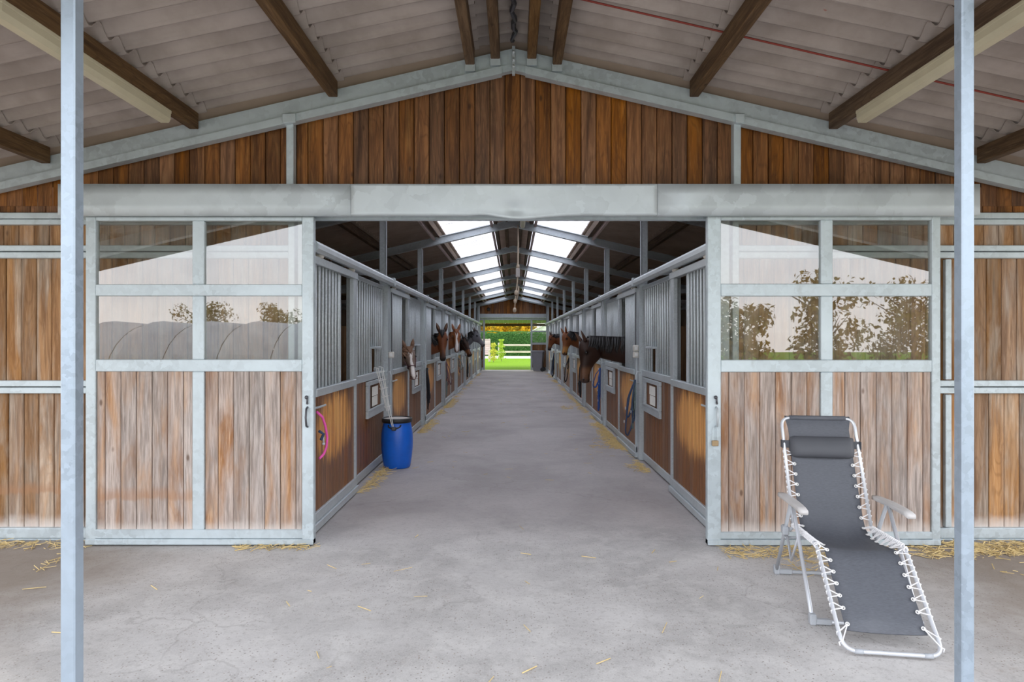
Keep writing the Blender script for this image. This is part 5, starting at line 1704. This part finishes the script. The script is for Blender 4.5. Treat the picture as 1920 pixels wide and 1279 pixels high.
# hedge
hd = thing('hedge', 'clipped green hedge behind the wooden rail fence', 'hedge', (0, 63, 0))
mb = MB(); mb.box(-9, 9, -0.5, 0.8, 0, 2.15); mb.build('hedge_core', 'hedge', hd)
def hedge_fn(r):
    x = r.uniform(-9, 9)
    z = r.uniform(0.0, 2.3) if r.random() < 0.8 else 2.2+0.12*r.random()
    bulge = 0.18*mnoise.noise(Vector((x*0.9, z*1.2, 0)))
    if z > 2.19: return (x, r.uniform(-0.6, 0.9), z + 0.15*mnoise.noise(Vector((x*0.7, 3, 0)))), Vector((0, 0, 1))
    return (x, -0.62 + bulge + r.uniform(-0.12, 0.1), z), Vector((0, -1, 0.3))
leaf_cloud(hedge_fn, 14000, 0.085, random.Random(2)).build('hedge_leaves', 'hedge', hd)['kind'] = 'stuff'
# fence
fz = thing('rail_fence', 'weathered two-rail wooden fence across the lawn', 'fence', (0, 50, 0))
for z in (1.12, 0.59):
    x = -1.15 if z > 1 else -1.15
    mb = MB(); mb.cbox(-1.15, 6, -0.03, 0.03, z-0.075, z+0.075, 0.01); mb.build('rail', 'wood_fence', fz)
for x in (-1.15, 1.6, 4.4):
    mb = MB(); mb.cbox(x-0.07, x+0.07, 0.03, 0.16, 0, 1.3, 0.015); mb.build('post', 'wood_fence', fz)
# low pale board panel at the left
pp = thing('board_panel', 'pale horizontal board panel left of the saplings', 'fence panel', (-2.4, 55, 0))
for i in range(8):
    mb = MB(); mb.cbox(-1.2, 0.42, -0.02, 0.02, 0.25+0.17*i, 0.25+0.17*i+0.155, 0.006); mb.build('board', 'wood_pale', pp)
for x in (-1.1, 0.32):
    mb = MB(); mb.cbox(x-0.05, x+0.05, 0.02, 0.12, 0, 1.62, 0.01); mb.build('post', 'wood_fence', pp)
pst = thing('stub_post', 'short pale wooden post in front of the board panel', 'post', (PX(917.5, 45), 45, 0))
mb = MB(); mb.cbox(-0.07, 0.07, -0.07, 0.07, 0, 0.82, 0.02); mb.build('shaft', 'wood_fence', pst)
mb = MB(); mb.cbox(-0.06, 0.06, -0.06, 0.06, 0.82, 0.86, 0.025); mb.build('cap', 'wood_fence', pst)
# saplings
def sapling(x, y, h, mat, label, seed, w=0.25):
    r = thing('sapling', label, 'sapling', (x, y, 0), group='saplings on the lawn')
    mb = MB(); mb.tube([(0, 0, 0), (0.02, 0, h*0.5), (0.0, 0, h*0.95)], [0.02, 0.014, 0.006], 6); mb.build('stem', 'bark', r)
    rnd = random.Random(seed)
    def fn(q):
        t = q.random(); z = h*(0.10+0.92*t); rr = w*(0.55+0.6*math.sin(t*9+seed)**2)*(1.1-0.6*t)*math.sqrt(q.random()); a = q.uniform(0, 6.28)
        return (rr*math.cos(a), rr*math.sin(a), z), Vector((math.cos(a), math.sin(a), 0.4))
    leaf_cloud(fn, 420, 0.075, rnd).build('leaves', mat, r)['kind'] = 'stuff'
sapling(PX(925, 44), 44, 1.28, 'sapling2', 'yellow-green sapling with bare foot beside the stub post', 3, 0.30)
sapling(PX(940, 46), 46, 1.52, 'sapling', 'taller green sapling at the end of the rail fence', 5, 0.34)
# trees
def tree(x, y, h, cw, mat, label, seed, n=5200, leaf=0.26, group='autumn trees beyond the hedge', z0=0.35):
    r = thing('tree', label, 'tree', (x, y, 0), group=group)
    rnd = random.Random(seed)
    mb = MB(); mb.tube([(0, 0, 0), (0.1, 0, h*0.3), (0, 0, h*0.8)], [h*0.03, h*0.022, h*0.006], 8)
    for i in range(9):
        a = rnd.uniform(0, 6.28); z = h*rnd.uniform(0.25, 0.7); e = cw*rnd.uniform(0.5, 0.9)
        mb.tube([(0.05, 0, z), (math.cos(a)*e*0.5, math.sin(a)*e*0.5, z+h*0.1), (math.cos(a)*e, math.sin(a)*e, z+h*0.22)], [h*0.012, h*0.007, h*0.002], 6)
    mb.build('trunk', 'bark', r)
    cl = [(rnd.uniform(-.6, .6)*cw, rnd.uniform(-.6, .6)*cw, h*rnd.uniform(z0, 0.9), cw*rnd.uniform(0.3, 0.5)) for _ in range(22)]
    def fn(q):
        c = q.choice(cl); v = Vector((q.gauss(0, 1), q.gauss(0, 1), q.gauss(0, 1))).normalized()
        return tuple(Vector(c[:3]) + v*c[3]*q.random()**0.4), v
    leaf_cloud(fn, n, leaf, rnd).build('crown', mat, r)['kind'] = 'stuff'
tree(-4.0, 84, 7.0, 3.0, 'autumn', 'yellow autumn tree above the hedge at the left', 11, z0=0.2)
tree(0.9, 86, 7.5, 3.0, 'autumn', 'orange-yellow autumn tree above the middle of the hedge', 12, z0=0.2)
tree(-1.6, 92, 7.0, 2.6, 'autumn', 'golden autumn tree behind, between the two yellow trees', 15, z0=0.2)
tree(6.6, 97, 8.0, 3.0, 'brown_leaf', 'olive tree seen through the rear door pane', 13, z0=0.15)
tree(12.5, 90, 7.0, 3.0, 'autumn', 'yellow autumn tree behind the pale roof', 14, z0=0.2)
# pale roofed house beyond the hedge on the right
hs = thing('house', 'white house with a pale pitched roof beyond the hedge', 'house', (5.6, 75, 0))
mb = MB(); mb.add([(-3.6, 0, 0), (3.6, 0, 0), (3.6, 5, 0), (-3.6, 5, 0), (-3.6, 0, 2.4), (3.6, 0, 2.4), (3.6, 5, 2.4), (-3.6, 5, 2.4), (0, 0, 4.2), (0, 5, 4.2)],
       [(0,1,5,8,4),(2,3,7,9,6),(1,2,6,5),(3,0,4,7),(4,8,9,7),(5,6,9,8),(0,3,2,1)]); mb.build('house_walls', 'house_white', hs)
for s_ in (-1, 1):
    mb = MB(); mb.add([(0, -0.3, 4.24), (s_*3.9, -0.3, 2.28), (s_*3.9, 5.3, 2.28), (0, 5.3, 4.24), (0, -0.3, 4.34), (s_*3.9, -0.3, 2.38), (s_*3.9, 5.3, 2.38), (0, 5.3, 4.34)],
        [(0,3,2,1),(4,5,6,7),(0,1,5,4),(1,2,6,5),(2,3,7,6),(3,0,4,7)]); mb.build('roof_slope', 'house_white', hs)

# ================================================================== YARD BEHIND THE CAMERA (seen reflected in the door panes)
ground('yard_grass', 'grass', -60, 60, -70, -12, -0.03, 'grass field in front of the stable', 'lawn')
tn = thing('polytunnel', 'long grey hooped tunnel reflected in the left door panes', 'polytunnel', (-14, -17, 0))
for i in range(9):
    mb = MB(); x0 = -9+2.0*i; vs = []; fs = []
    for j in range(15):
        a = math.pi*j/14
        for xx, rr in ((x0, 1.0), (x0+0.4, 1.06), (x0+1.97, 1.0)):
            vs.append((xx, -3.2*math.cos(a)*rr*-1, 2.2*math.sin(a)*rr))
    for j in range(14):
        for q in range(2): fs.append((j*3+q, j*3+q+1, j*3+q+4, j*3+q+3))
    mb.add(vs, fs); mb.build('film_bay', 'hoop', tn, smooth_=False)
YT = ((-22, -36, 4.4, 2.2, 'leftmost bare-topped tree above the tunnel, reflected in the left panes'), (-16.5, -36, 4.0, 2.1, 'middle brown tree above the tunnel, reflected in the left panes'), (-11, -37, 3.6, 1.8, 'small round tree above the tunnel, reflected in the left panes'),
      (5.5, -17, 2.9, 1.6, 'low brown bush reflected beside the right door stile'), (9.0, -16, 3.2, 1.6, 'brown tree reflected in the lower right-door panes'), (12.6, -16, 4.3, 1.9, 'tall brown tree reflected in the outer right-door pane'), (16.6, -17, 4.4, 1.9, 'rightmost brown tree reflected in the right door'))
for i, (x, y, h, cw, lab) in enumerate(YT):
    tree(x, y, h, cw, 'brown_leaf', lab, 30+i, 1700, 0.13, 'trees reflected in the door panes', 0.1)
